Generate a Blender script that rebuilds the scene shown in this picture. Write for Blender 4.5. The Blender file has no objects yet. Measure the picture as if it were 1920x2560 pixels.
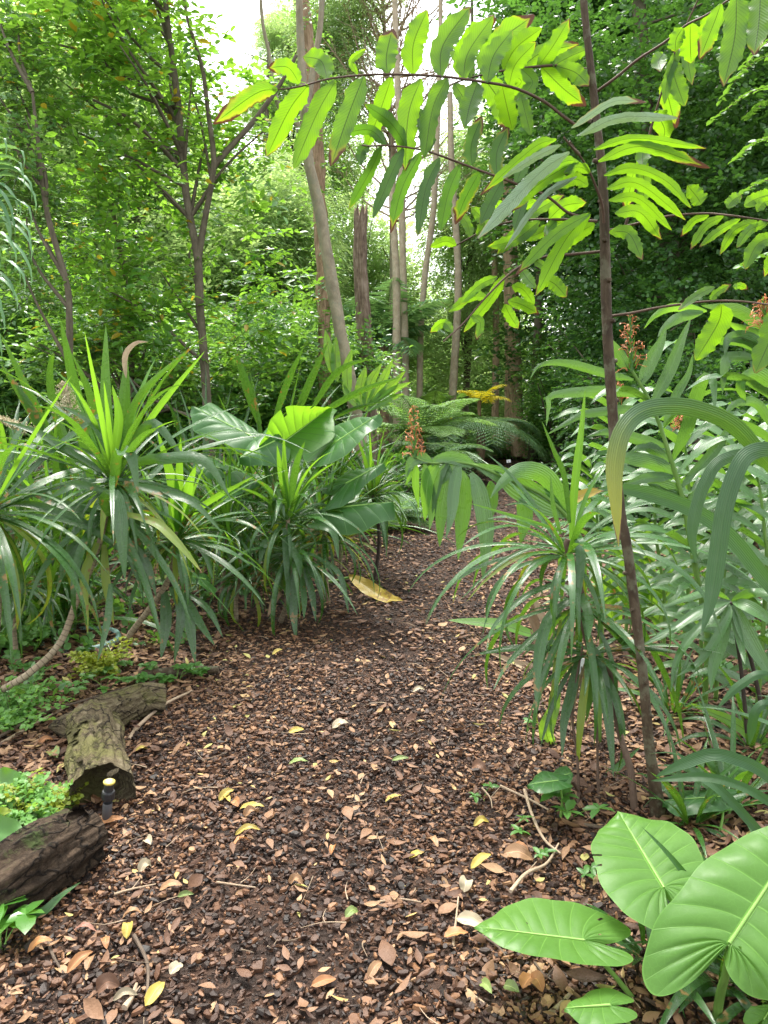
import bpy, math, random
import numpy as np
from mathutils import Vector

# ------------------------------------------------------------------ camera, world, sun, exposure
scene = bpy.context.scene
COL = scene.collection
CAM_H, FPX = 1.5, 1850.0
TH = math.atan(280 / FPX)
cam_d = bpy.data.cameras.new("camera")
cam = bpy.data.objects.new("camera", cam_d)
COL.objects.link(cam)
cam.location = (0, 0, CAM_H)
cam.rotation_euler = (math.pi / 2 - TH, 0, 0)
cam_d.sensor_fit = 'VERTICAL'
cam_d.sensor_height = 36.0
cam_d.lens = 36.0 * FPX / 2560.0
cam_d.clip_start = 0.05
cam_d.clip_end = 500
scene.camera = cam

SUN_EL, SUN_AZ = 66.0, -14.0            # degrees; azimuth from +Y (ahead) towards +X
world = bpy.data.worlds.new("World")
scene.world = world
world.use_nodes = True
nt = world.node_tree
nt.nodes.clear()
o = nt.nodes.new('ShaderNodeOutputWorld')
bg = nt.nodes.new('ShaderNodeBackground')
sky = nt.nodes.new('ShaderNodeTexSky')
sky.sky_type = 'NISHITA'
sky.sun_disc = False
sky.sun_elevation = math.radians(SUN_EL)
sky.sun_rotation = math.radians(SUN_AZ)
sky.air_density = 1.0
sky.dust_density = 3.0
hs = nt.nodes.new('ShaderNodeHueSaturation')
hs.inputs['Saturation'].default_value = 0.12
nt.links.new(sky.outputs[0], hs.inputs['Color'])
nt.links.new(hs.outputs[0], bg.inputs[0])
bg.inputs[1].default_value = 0.15
nt.links.new(bg.outputs[0], o.inputs[0])
sd = bpy.data.lights.new("sun", 'SUN')
sd.energy = 1.5
sd.angle = math.radians(14)
sd.color = (1.0, 0.95, 0.85)
sun = bpy.data.objects.new("sun", sd)
COL.objects.link(sun)
_e, _a = math.radians(SUN_EL), math.radians(SUN_AZ)
sun.rotation_euler = Vector((math.sin(_a) * math.cos(_e), math.cos(_a) * math.cos(_e), math.sin(_e))).to_track_quat('Z', 'Y').to_euler()
scene.view_settings.view_transform = 'Standard'
scene.view_settings.look = 'None'
scene.view_settings.gamma = 1
scene.view_settings.exposure = 2.28
scene.cycles.max_bounces = 12
scene.cycles.diffuse_bounces = 8
scene.cycles.transmission_bounces = 10
scene.cycles.glossy_bounces = 2
scene.cycles.transparent_max_bounces = 4
scene.cycles.caustics_reflective = False
scene.cycles.caustics_refractive = False
scene.cycles.use_denoising = True

rs = np.random.RandomState(7)
V = lambda *a: np.array(a, float)

# ------------------------------------------------------------------ where things stand
CROPS = {0: (0, 0, 1920 / 1659.), 1: (0, 0, 640 / 1659.), 2: (500, 0, 700 / 1659.), 3: (1150, 0, 770 / 1659.), 4: (0, 800, 640 / 1573.),
         5: (450, 850, 700 / 1659.), 6: (1150, 750, 770 / 1659.), 7: (0, 1600, 640 / 1475.), 8: (1150, 1450, 770 / 1534.)}
def ray(c, x, y):
    ox, oy, s = CROPS[c]
    a = (ox + x * s - 960) / FPX
    b = -(oy + y * s - 1280) / FPX
    return V(a, math.cos(TH) + b * math.sin(TH), -math.sin(TH) + b * math.cos(TH))
def W(c, x, y, d):
    r = ray(c, x, y)
    return V(0, 0, CAM_H) + r * (d / r[1])
def G(c, x, y, z=0.0):
    r = ray(c, x, y)
    return V(0, 0, CAM_H) + r * ((z - CAM_H) / r[2])
def px(c, w, d):
    return w * CROPS[c][2] / FPX * d
def Ws(c, pts, d0, d1=None):
    """measured points with depth running from d0 to d1 (or given as the third value)"""
    n = len(pts)
    d1 = d0 if d1 is None else d1
    return [W(c, p[0], p[1], p[2] if len(p) > 2 else d0 + (d1 - d0) * i / max(1, n - 1)) for i, p in enumerate(pts)]

# ------------------------------------------------------------------ mesh helpers
def nrm(v):
    v = np.asarray(v, float)
    l = np.linalg.norm(v, axis=-1, keepdims=True)
    return v / np.maximum(l, 1e-9)
def spline(pts, n):
    P = np.array(pts, float)
    if len(P) == 2:
        t = np.linspace(0, 1, n)[:, None]
        return P[0] * (1 - t) + P[1] * t
    P = np.vstack([2 * P[0] - P[1], P, 2 * P[-1] - P[-2]])
    seg = np.linalg.norm(np.diff(P[1:-1], axis=0), axis=1)
    cum = np.r_[0, np.cumsum(seg)] / seg.sum()
    out = []
    for t in np.linspace(0, 1, n):
        i = min(max(int(np.searchsorted(cum, t, side='right')) - 1, 0), len(seg) - 1)
        u = (t - cum[i]) / max(cum[i + 1] - cum[i], 1e-9)
        p0, p1, p2, p3 = P[i], P[i + 1], P[i + 2], P[i + 3]
        out.append(0.5 * ((2 * p1) + (-p0 + p2) * u + (2 * p0 - 5 * p1 + 4 * p2 - p3) * u * u + (-p0 + 3 * p1 - 3 * p2 + p3) * u ** 3))
    return np.array(out)

class MB:
    """collects geometry as arrays: verts, faces, uv per vertex, rnd per vertex"""
    def __init__(s):
        s.v, s.u, s.r, s.l, s.t, s.n = [], [], [], [], [], 0
    def add(s, v, faces, uv=None, rnd=0.5, quads=None):
        v = np.asarray(v, float).reshape(-1, 3)
        m = len(v)
        s.v.append(v)
        s.u.append(np.zeros((m, 2)) if uv is None else np.asarray(uv, float).reshape(-1, 2))
        s.r.append(np.full(m, rnd, float) if np.isscalar(rnd) else np.asarray(rnd, float))
        if quads is not None:
            q = np.asarray(quads)
            s.l.append((q + s.n).ravel())
            s.t.append(np.full(len(q), q.shape[1]))
        if faces:
            s.l.append(np.concatenate([np.asarray(f) for f in faces]) + s.n)
            s.t.append(np.array([len(f) for f in faces]))
        s.n += m
    def grid(s, P, uv, rnd=0.5, holes=()):
        a, b = P.shape[:2]
        i = np.arange(a * b).reshape(a, b)
        q = np.stack([i[:-1, :-1], i[1:, :-1], i[1:, 1:], i[:-1, 1:]], -1).reshape(-1, 4)
        if len(holes):
            keep = np.ones(len(q), bool)
            for (fa, fb, na, nb) in holes:
                ia, ib = int(fa * (a - 1)), int(fb * (b - 1))
                for x_ in range(ia, min(a - 1, ia + na)):
                    for y_ in range(ib, min(b - 1, ib + nb)): keep[x_ * (b - 1) + y_] = False
            q = q[keep]
        s.add(P.reshape(-1, 3), None, uv.reshape(-1, 2), rnd, q)
    def inst(s, tv, tf, M, pos, uv=None, rnd=None):
        """template verts (m,3), faces; M (k,3,3) columns are axes; pos (k,3)"""
        k, m = len(pos), len(tv)
        if k == 0:
            return
        v = np.einsum('kij,mj->kmi', M, tv) + pos[:, None, :]
        off = (np.arange(k) * m)
        s.v.append(v.reshape(-1, 3))
        s.u.append(np.tile(np.zeros((m, 2)) if uv is None else uv, (k, 1)))
        s.r.append(np.repeat(np.full(k, .5) if rnd is None else rnd, m))
        for n in sorted(set(len(f) for f in tf)):
            F = np.array([f for f in tf if len(f) == n])
            s.l.append((F[None] + off[:, None, None] + s.n).ravel())
            s.t.append(np.full(k * len(F), n))
        s.n += k * m
    def mesh(s, name, mat, smooth=True):
        me = bpy.data.meshes.new(name)
        v = np.concatenate(s.v)
        lp = np.concatenate(s.l).astype(np.int32)
        t = np.concatenate(s.t)
        me.vertices.add(len(v))
        me.vertices.foreach_set('co', v.astype(np.float32).ravel())
        me.loops.add(len(lp))
        me.loops.foreach_set('vertex_index', lp)
        me.polygons.add(len(t))
        me.polygons.foreach_set('loop_start', np.r_[0, np.cumsum(t)[:-1]].astype(np.int32))
        uv = np.concatenate(s.u)
        lay = me.uv_layers.new(name='UVMap')
        lay.data.foreach_set('uv', uv[lp].astype(np.float32).ravel())
        at = me.attributes.new('rnd', 'FLOAT', 'POINT')
        at.data.foreach_set('value', np.concatenate(s.r).astype(np.float32))
        me.polygons.foreach_set('use_smooth', np.full(len(t), smooth))
        me.update(calc_edges=True)
        me.validate()
        me.materials.append(mat)
        return me

def obj(name, mb, mat, parent=None, smooth=True, label=None):
    me = mb.mesh(name, mat, smooth) if isinstance(mb, MB) else mb
    ob = bpy.data.objects.new(name, me)
    COL.objects.link(ob)
    if parent is not None:
        ob.parent = parent
        ob.matrix_parent_inverse = PINV.get(parent.name, ident)
    if label:
        ob['label'] = label
    return ob
from mathutils import Matrix
ident = Matrix.Identity(4)
PINV = {}
def tag(o, label, cat, group=None, kind=None):
    if label: o['label'] = label
    if cat: o['category'] = cat
    if group: o['group'] = group
    if kind: o['kind'] = kind
    return o
def thing(name, loc, label, cat, group=None):
    e = bpy.data.objects.new(name, None)
    COL.objects.link(e)
    e.location = [float(q) for q in loc]
    e.empty_display_size = .1
    PINV[e.name] = Matrix.Translation([-float(q) for q in loc])
    return tag(e, label, cat, group)

def tube(mb, pts, rad, seg=8, n=None, bump=0.0, rnd=.5, ridge=0, seed=0, caps=True):
    P = spline(pts, n or max(6, len(pts) * 5))
    n = len(P)
    rad = np.atleast_1d(rad).astype(float)
    R = np.interp(np.linspace(0, 1, n), np.linspace(0, 1, len(rad)), rad)
    T = nrm(np.gradient(P, axis=0))
    ref = V(0, 1, 0) if abs(T[0][1]) < .8 else V(1, 0, 0)
    g = np.random.RandomState(seed)
    ph = g.uniform(0, 6.28, 8)
    rows = []
    X = nrm(np.cross(T[0], ref))
    L = np.r_[0, np.cumsum(np.linalg.norm(np.diff(P, axis=0), axis=1))]
    for i in range(n):
        X = nrm(X - T[i] * np.dot(X, T[i]))
        Y = np.cross(T[i], X)
        a = np.linspace(0, 2 * np.pi, seg + 1)
        r = R[i] * (1 + bump * (np.sin(a * 2 + ph[0] + L[i] * 7) + .7 * np.sin(a * 3 + ph[1] - L[i] * 11) + .6 * np.sin(L[i] * 23 + ph[2])) / 2)
        if ridge:
            r = r * (1 + ridge * (i % 2))
        r[-1] = r[0]
        rows.append(P[i] + np.outer(np.cos(a) * r, X) + np.outer(np.sin(a) * r, Y))
    rows = np.array(rows)
    uv = np.stack(np.meshgrid(L, np.linspace(0, 1, seg + 1), indexing='ij'), -1)[..., ::-1]
    mb.grid(rows, uv, rnd)
    if caps:
        for k in (0, -1):
            c = P[k]
            ring = rows[k][:-1]
            vs = np.vstack([ring, c])
            mb.add(vs, [(j, (j + 1) % seg, seg) for j in range(seg)], np.tile([[.5, L[k]]], (seg + 1, 1)), rnd)

def prof_strap(s):      # long strap leaf
    return np.clip(np.minimum(.55 + 1.6 * s, 1) * np.clip((1 - s) * 2.2, 0, 1) ** .7, .02, 1)
def prof_lance(s):      # narrow at both ends
    return np.clip(np.sin(np.pi * np.clip(s, 0, 1) ** .8) ** .75, .03, 1)
def prof_oblong(s):     # leaflet with near parallel sides, drawn out to a blunt point
    return np.clip(np.minimum(1, (s * 5 + .08)) ** .75 * np.minimum(1, (1 - s) * 3.6 + .03) ** .7, .04, 1)

def prof_late(s):       # full width almost to the end
    return np.clip(np.minimum(.6 + 1.6 * s, 1) * np.clip((1 - s) * 4.5, 0, 1) ** .7, .02, 1)

def prof_ging(s):       # long parallel-sided leaf drawn out to a fine tip
    return np.clip(np.minimum(1, s * 4 + .12) ** .7 * np.clip((1 - s) * 2.1, 0, 1) ** .75, .03, 1)

def blade(mb, pts, w, prof=prof_strap, face=0.0, N=None, n=14, fold=.25, wave=0.0, rag=0.0, rnd=None, seed=None, twist=0.0, nw=5, wf=3.0):
    """leaf blade along a spine; w = full width; face 0..1 turns its flat side to the camera side"""
    g = np.random.RandomState(seed if seed is not None else rs.randint(1 << 30))
    P = spline(pts, n)
    T = nrm(np.gradient(P, axis=0))
    hor = P[-1] - P[0]
    hor = V(hor[0], hor[1], 0)
    if np.linalg.norm(hor) < 1e-3: hor = V(0, -1, 0)
    side0 = nrm(np.cross(hor, V(0, 0, 1)))
    view = nrm(V(0, 0, CAM_H) - P)
    nat = nrm(np.cross(side0, T))
    if N is not None:
        Nn = np.tile(nrm(N), (n, 1))
    else:
        sg = np.sign((nat * view).sum(1, keepdims=True)); sg[sg == 0] = 1
        Nn = nrm(face * view * sg + (1 - face) * nat)
    S = nrm(np.cross(T, Nn))
    for i in range(1, n):
        if np.dot(S[i], S[i - 1]) < 0: S[i] = -S[i]
    Nn = nrm(np.cross(S, T))
    s = np.linspace(0, 1, n)
    if twist:
        a = (s * twist)[:, None]
        S, Nn = S * np.cos(a) + Nn * np.sin(a), Nn * np.cos(a) - S * np.sin(a)
    hw = w / 2 * prof(s)
    t = np.linspace(-1, 1, nw)
    ragc = [np.convolve(g.uniform(-1, .6, n + 2), [.25, .5, .25], 'valid') * 1.5 for _ in range(2)]
    L = np.linalg.norm(np.diff(P, axis=0), axis=1).sum()
    out = np.zeros((n, nw, 3))
    ph = g.uniform(0, 6.28, 4)
    for j, tt in enumerate(t):
        k = 1.0 + (rag * ragc[int(tt > 0)] * abs(tt) ** 2 if rag else 0)
        hgt = fold * abs(tt) * hw + wave * w * abs(tt) ** 2 * np.sin(s * wf * 6.28 + ph[0] + (1.7 if tt > 0 else 0)) + wave * .5 * w * abs(tt) ** 2 * np.sin(s * wf * 14 + ph[1] + tt)
        out[:, j] = P + S * (hw * tt * k)[:, None] * math.cos(fold * .6) + Nn * np.reshape(hgt, (n, 1))
    uv = np.stack(np.meshgrid(s, (t + 1) / 2, indexing='ij'), -1)
    mb.grid(out, uv, g.rand() if rnd is None else rnd)

# ------------------------------------------------------------------ materials
class NT:
    def __init__(s, name):
        s.m = bpy.data.materials.new(name)
        s.m.use_nodes = True
        s.t = s.m.node_tree
        s.t.nodes.clear()
        s.out = s.t.nodes.new('ShaderNodeOutputMaterial')
    def N(s, typ, **kw):
        n = s.t.nodes.new(typ)
        for k, v in kw.items():
            if k in n.inputs: n.inputs[k].default_value = v
            else: setattr(n, k, v)
        return n
    def L(s, a, b): s.t.links.new(a, b)
    def math(s, op, a, b=None, c=None, clamp=False):
        n = s.t.nodes.new('ShaderNodeMath'); n.operation = op; n.use_clamp = clamp
        for i, q in enumerate((a, b, c)):
            if q is None: continue
            if hasattr(q, 'links'): s.L(q, n.inputs[i])
            else: n.inputs[i].default_value = q
        return n.outputs[0]
    def mix(s, f, a, b, typ='MIX'):
        n = s.t.nodes.new('ShaderNodeMix'); n.data_type = 'RGBA'; n.blend_type = typ
        for sock, q in ((n.inputs[0], f), (n.inputs[6], a), (n.inputs[7], b)):
            if hasattr(q, 'links'): s.L(q, sock)
            elif isinstance(q, (tuple, list)): sock.default_value = (*q[:3], 1)
            else: sock.default_value = q
        return n.outputs[2]
    def ramp(s, f, stops, interp='LINEAR'):
        n = s.t.nodes.new('ShaderNodeValToRGB')
        n.color_ramp.interpolation = interp
        e = n.color_ramp.elements
        while len(e) < len(stops): e.new(.5)
        for q, (p, c) in zip(e, stops):
            q.position = p
            q.color = (*c[:3], 1) if isinstance(c, (tuple, list)) else (c, c, c, 1)
        s.L(f, n.inputs[0])
        return n.outputs[0]
    def noise(s, scale, detail=3, rough=.6, vec=None, obj=True, dist=0):
        n = s.N('ShaderNodeTexNoise', Scale=scale, Detail=detail, Roughness=rough, Distortion=dist)
        s.L(vec if vec is not None else s.coord(), n.inputs['Vector'])
        return n.outputs['Fac']
    def coord(s, k='Object'):
        if not hasattr(s, 'tc'): s.tc = s.N('ShaderNodeTexCoord')
        return s.tc.outputs[k]
    def geo(s):
        if not hasattr(s, 'ge'): s.ge = s.N('ShaderNodeNewGeometry')
        return s.ge

MATS = {}
def leaf_mat(name, dark, light, trans, rough=.42, tf=.4, vein=None, edge=0.0, spots=0.0, style='plain', coat=0.0, yellow=0.0, spec=.5, veint=1.25, tipy=0):
    k = NT(name)
    at = k.N('ShaderNodeAttribute', attribute_name='rnd').outputs['Fac']
    uvn = k.N('ShaderNodeUVMap').outputs[0]
    sp = k.N('ShaderNodeSeparateXYZ'); k.L(uvn, sp.inputs[0])
    u, v = sp.outputs[0], sp.outputs[1]
    ns = k.noise(6 if style != 'tree' else 1.2, 3)
    f = k.math('ADD', k.math('MULTIPLY', at, .75), k.math('MULTIPLY', k.math('SUBTRACT', ns, .35), .8), clamp=True)
    c = k.mix(f, dark, light)
    tc = k.mix(f, tuple(q * .75 for q in trans), trans)
    bumpsrc = None
    if style == 'strap':        # parallel fine ribs
        w = k.N('ShaderNodeTexWave', wave_type='BANDS', bands_direction='Y'); w.inputs['Scale'].default_value = 2.6; w.inputs['Distortion'].default_value = .4
        k.L(uvn, w.inputs['Vector'])
        c = k.mix(k.math('MULTIPLY', w.outputs['Fac'], .35), c, tuple(q * 1.7 for q in light))
        bumpsrc = w.outputs['Fac']
        mid = k.math('LESS_THAN', k.math('ABSOLUTE', k.math('SUBTRACT', v, .5)), .03)
        if vein: c = k.mix(k.math('MULTIPLY', mid, .6), c, vein)
    if style == 'leaflet':      # midrib and side veins curving forward
        a = k.math('ABSOLUTE', k.math('SUBTRACT', v, .5))
        mid = k.math('LESS_THAN', a, .022)
        q = k.math('SUBTRACT', k.math('MULTIPLY', u, 22), k.math('MULTIPLY', a, 7))
        fr = k.math('FRACT', q)
        vv = k.math('LESS_THAN', fr, .13)
        m = k.math('MAXIMUM', k.math('MULTIPLY', vv, .35), mid)
        c = k.mix(m, c, vein or dark)
        tc = k.mix(m, tc, tuple(q_ * .35 for q_ in trans))
        bumpsrc = k.math('PINGPONG', q, .5)
    if style == 'heart':        # u counts side veins, v runs midrib to margin
        fr = k.math('PINGPONG', u, .5)
        wv = k.math('SUBTRACT', .075, k.math('MULTIPLY', v, .055))
        sv = k.math('SUBTRACT', 1, k.math('DIVIDE', fr, wv), clamp=True)
        sv = k.math('MAXIMUM', sv, 0)
        mid = k.math('LESS_THAN', v, .035)
        rim = k.math('GREATER_THAN', v, .985)
        net = k.N('ShaderNodeTexVoronoi', feature='DISTANCE_TO_EDGE', Scale=55.0); k.L(k.coord(), net.inputs['Vector'])
        nf = k.math('LESS_THAN', net.outputs['Distance'], .05)
        m = k.math('MAXIMUM', k.math('MAXIMUM', k.math('MULTIPLY', sv, .95), k.math('MULTIPLY', rim, .5)), k.math('MAXIMUM', mid, k.math('MULTIPLY', nf, .10)))
        c = k.mix(m, c, vein)
        tc = k.mix(m, tc, tuple(q * veint for q in trans))
        bumpsrc = m
    if yellow:
        yn = k.noise(3.5, 2)
        y = k.ramp(yn, [(.62 - yellow * .3, 0.), (.72, 1.)])
        yl = k.math('MULTIPLY', k.math('GREATER_THAN', at, 1 - yellow), 1)
        c = k.mix(yl, c, (.35, .27, .02)); tc = k.mix(yl, tc, (.5, .4, .03))
    if tipy:                    # ageing yellow towards the tip
        ty = k.ramp(k.math('ADD', u, k.math('MULTIPLY', ns, .2)), [(.72, 0.), (1., 1.)])
        c = k.mix(k.math('MULTIPLY', ty, .85), c, (.24, .26, .02)); tc = k.mix(ty, tc, (.45, .45, .03))
    if edge:                    # brown scorched tips and margins
        a = k.math('ABSOLUTE', k.math('SUBTRACT', v, .5))
        n2 = k.noise(14, 4, .7)
        b = k.math('ADD', k.math('MULTIPLY', a, .72), k.math('MULTIPLY', k.math('POWER', u, 5), .62 + .1 * edge))
        b = k.math('ADD', b, k.math('MULTIPLY', n2, .42))
        b = k.math('ADD', b, k.math('MULTIPLY', k.math('SUBTRACT', k.math('POWER', at, 2.5), .45), .42))
        n5 = k.ramp(k.noise(9, 2, .5), [(.38, 0.), (.62, 1.)])
        b = k.math('ADD', b, k.math('MULTIPLY', k.math('SUBTRACT', n5, .62), .34))
        bb = k.ramp(b, [(1.02 - .1 * edge - .09, 0.), (1.02 - .1 * edge, 1.)])
        ye = k.ramp(b, [(.80 - .1 * edge, 0.), (1.0 - .1 * edge, 1.)])
        c = k.mix(k.math('MULTIPLY', ye, .6), c, (.4, .33, .03)); tc = k.mix(k.math('MULTIPLY', ye, .6), tc, (.5, .4, .03))
        c = k.mix(bb, c, (.13, .055, .028)); tc = k.mix(bb, tc, (.07, .028, .012))
    if spots:
        n3 = k.noise(28, 2, .5)
        n4 = k.noise(3, 2, .5)
        sx = k.ramp(k.math('ADD', n3, k.math('MULTIPLY', k.math('SUBTRACT', n4, .5), .7)), [(.70 - .1 * spots, 0.), (.76 - .08 * spots, 1.)])
        c = k.mix(sx, c, (.24, .15, .04)); tc = k.mix(sx, tc, (.3, .17, .02))
    pr = k.N('ShaderNodeBsdfPrincipled')
    k.L(c, pr.inputs['Base Color'])
    rn = k.ramp(k.noise(30, 2), [(.3, rough * .8), (.7, min(1, rough * 1.25))])
    k.L(rn, pr.inputs['Roughness'])
    pr.inputs['Specular IOR Level'].default_value = spec
    bp = k.N('ShaderNodeBump', Strength=.35, Distance=.004)
    src = k.noise(60, 2)
    if bumpsrc is not None: src = k.math('ADD', k.math('MULTIPLY', src, .3), bumpsrc)
    k.L(src, bp.inputs['Height'])
    if style != 'tree': k.L(bp.outputs[0], pr.inputs['Normal'])
    tr = k.N('ShaderNodeBsdfTranslucent')
    k.L(tc, tr.inputs['Color'])
    mx = k.N('ShaderNodeMixShader'); mx.inputs[0].default_value = tf
    k.L(pr.outputs[0], mx.inputs[1]); k.L(tr.outputs[0], mx.inputs[2]); k.L(mx.outputs[0], k.out.inputs[0])
    MATS[name] = k.m
    return k.m

def bark_mat(name, a, b, c=None, su=6., sv=30., rough=.9, bump=.5, moss=None, rings=0, lichen=None, mossamt=.5):
    k = NT(name)
    mp = k.N('ShaderNodeMapping'); k.L(k.coord('UV'), mp.inputs[0]); mp.inputs['Scale'].default_value = (su, sv, 1)
    n1 = k.noise(1, 6, .7, vec=mp.outputs[0], dist=.6)
    n2 = k.noise(9, 4, .6)
    col = k.ramp(k.math('ADD', k.math('MULTIPLY', n1, .7), k.math('MULTIPLY', n2, .3)), [(.32, a), (.5, b), (.68, c or b)])
    h = n1
    if rings:
        sp = k.N('ShaderNodeSeparateXYZ'); k.L(k.coord('UV'), sp.inputs[0])
        q = k.math('FRACT', k.math('ADD', k.math('MULTIPLY', sp.outputs[1], rings), k.math('MULTIPLY', n2, .5)))
        r = k.ramp(q, [(0., 1.), (.14, 0.), (.9, 0.), (1., 1.)])
        col = k.mix(k.math('MULTIPLY', r, .75), col, tuple(x * .35 for x in a))
        h = k.math('SUBTRACT', n1, k.math('MULTIPLY', r, .8))
    if lichen:
        l = k.ramp(k.noise(14, 4, .65), [(.52, 0.), (.6, 1.)])
        col = k.mix(k.math('MULTIPLY', l, .6), col, lichen)
    if moss:
        m = k.ramp(k.noise(7, 6, .75), [(.62 - .25 * mossamt, 0.), (.72 - .2 * mossamt, 1.)])
        col = k.mix(m, col, moss)
    pr = k.N('ShaderNodeBsdfPrincipled', Roughness=rough); k.L(col, pr.inputs['Base Color'])
    pr.inputs['Specular IOR Level'].default_value = .25
    bp = k.N('ShaderNodeBump', Strength=bump, Distance=.02); k.L(h, bp.inputs['Height']); k.L(bp.outputs[0], pr.inputs['Normal'])
    k.L(pr.outputs[0], k.out.inputs[0])
    MATS[name] = k.m
    return k.m
def plain_mat(name, c, rough=.5, metal=0., n=.15, scale=20):
    k = NT(name)
    ns = k.noise(scale, 4)
    col = k.mix(ns, tuple(x * (1 - n) for x in c), tuple(min(1, x * (1 + n)) for x in c))
    pr = k.N('ShaderNodeBsdfPrincipled', Roughness=rough, Metallic=metal); k.L(col, pr.inputs['Base Color'])
    k.L(pr.outputs[0], k.out.inputs[0])
    return k.m
def litter_mat(name, stops, rough=.75, tf=0.0, spec=.3):
    k = NT(name)
    at = k.N('ShaderNodeAttribute', attribute_name='rnd').outputs['Fac']
    c = k.ramp(at, stops)
    n = k.noise(45, 4, .7)
    c = k.mix(k.math('MULTIPLY', n, .75), c, k.mix(1.0, c, (.35, .3, .27), 'MULTIPLY'))
    pr = k.N('ShaderNodeBsdfPrincipled', Roughness=rough); k.L(c, pr.inputs['Base Color'])
    pr.inputs['Specular IOR Level'].default_value = spec
    bp = k.N('ShaderNodeBump', Strength=.5, Distance=.004); k.L(k.noise(120, 3), bp.inputs['Height']); k.L(bp.outputs[0], pr.inputs['Normal'])
    if tf:
        tr = k.N('ShaderNodeBsdfTranslucent'); k.L(c, tr.inputs[0])
        mx = k.N('ShaderNodeMixShader'); mx.inputs[0].default_value = tf
        k.L(pr.outputs[0], mx.inputs[1]); k.L(tr.outputs[0], mx.inputs[2]); k.L(mx.outputs[0], k.out.inputs[0])
    else: k.L(pr.outputs[0], k.out.inputs[0])
    return k.m

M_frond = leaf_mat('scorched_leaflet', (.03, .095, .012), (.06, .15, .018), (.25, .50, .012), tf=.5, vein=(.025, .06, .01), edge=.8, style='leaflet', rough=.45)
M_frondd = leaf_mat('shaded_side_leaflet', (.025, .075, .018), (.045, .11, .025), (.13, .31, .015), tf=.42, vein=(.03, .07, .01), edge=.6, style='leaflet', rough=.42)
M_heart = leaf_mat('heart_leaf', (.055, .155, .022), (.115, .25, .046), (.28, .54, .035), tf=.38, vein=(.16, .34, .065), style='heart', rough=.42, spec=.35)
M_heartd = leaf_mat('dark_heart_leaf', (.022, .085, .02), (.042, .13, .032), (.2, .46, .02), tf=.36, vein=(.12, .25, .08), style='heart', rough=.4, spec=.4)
M_strap = leaf_mat('strap_leaf', (.012, .05, .010), (.032, .105, .018), (.16, .36, .02), tf=.27, style='strap', vein=(.06, .14, .03), rough=.27, spots=.2, spec=.7)
M_strapy = leaf_mat('young_strap_leaf', (.045, .15, .015), (.08, .22, .02), (.28, .55, .03), tf=.4, style='strap', vein=(.2, .4, .08), rough=.38)
M_strapp = leaf_mat('yellowing_strap_leaf', (.05, .13, .02), (.20, .26, .03), (.4, .5, .03), tf=.4, style='strap', vein=(.2, .3, .08), rough=.4, edge=.5, spots=.8)
M_ginger = leaf_mat('ginger_leaf', (.022, .08, .020), (.06, .15, .036), (.19, .40, .03), tf=.3, style='strap', vein=(.09, .2, .07), rough=.3, spec=.8)
M_nest = leaf_mat('nest_fern_leaf', (.06, .17, .02), (.10, .24, .03), (.35, .62, .04), tf=.45, style='leaflet', vein=(.03, .03, .01), rough=.4)
M_fern = leaf_mat('fern_leaf', (.08, .21, .04), (.15, .32, .07), (.32, .58, .08), tf=.4, style='tree', rough=.5)
M_palm = leaf_mat('palm_leaf', (.07, .18, .08), (.13, .28, .13), (.26, .48, .12), tf=.3, style='tree', rough=.42)
M_palmy = leaf_mat('golden_palm_leaf', (.6, .5, .02), (.8, .68, .03), (.8, .7, .03), tf=.5, style='tree', rough=.5)
M_dry = litter_mat('dry_frond', [(0, (.28, .2, .12)), (1, (.5, .4, .27))], tf=.2)
M_tleft = leaf_mat('bright_tree_leaf', (.03, .115, .022), (.11, .28, .045), (.32, .62, .05), tf=.45, style='tree', rough=.3, yellow=.01, spec=.7)
M_tfine = leaf_mat('fine_tree_leaf', (.13, .26, .08), (.32, .48, .19), (.55, .75, .24), tf=.5, style='tree', rough=.45)  # leaf colours lightened to stand in for pale haze over the far trees
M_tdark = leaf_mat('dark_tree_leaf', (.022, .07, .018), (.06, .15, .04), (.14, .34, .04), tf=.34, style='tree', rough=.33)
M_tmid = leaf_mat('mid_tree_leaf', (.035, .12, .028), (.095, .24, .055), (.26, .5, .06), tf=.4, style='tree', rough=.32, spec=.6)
M_dryleaf = leaf_mat('dry_twig_leaf', (.20, .12, .07), (.35, .22, .13), (.4, .25, .12), tf=.35, style='tree', rough=.7)
M_seed = leaf_mat('seedling_leaf', (.05, .15, .03), (.09, .22, .04), (.22, .45, .04), tf=.35, style='tree', rough=.4)
M_greenstem = bark_mat('green_stem', (.08, .17, .03), (.13, .24, .05), (.18, .30, .08), su=3, sv=6, rough=.45, bump=.15)
M_brownstem = bark_mat('brown_stem', (.05, .03, .02), (.10, .065, .045), (.16, .11, .08), su=3, sv=12, rough=.7, bump=.3)
M_trunkred = bark_mat('red_brown_bark', (.028, .019, .012), (.062, .044, .026), (.12, .093, .062), su=4, sv=14, rough=.75, bump=.4, lichen=(.14, .14, .09))
M_cane = bark_mat('ringed_cane', (.16, .12, .08), (.26, .21, .14), (.34, .28, .2), su=3, sv=8, rough=.8, bump=.4, rings=38)
M_grey = bark_mat('grey_bark', (.06, .052, .034), (.11, .096, .064), (.175, .155, .108), su=5, sv=9, rough=.9, bump=.5)
M_pale = bark_mat('pale_bark', (.15, .13, .09), (.26, .225, .155), (.36, .32, .23), su=4, sv=6, rough=.85, bump=.3, lichen=(.22, .22, .16))
M_dead = bark_mat('dead_bark', (.05, .035, .028), (.19, .14, .10), (.38, .31, .25), su=16, sv=3.5, rough=.95, bump=1.0)
M_rough = bark_mat('stringy_bark', (.09, .06, .04), (.30, .20, .13), (.46, .34, .24), su=14, sv=4, rough=.95, bump=1.0)
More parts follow.
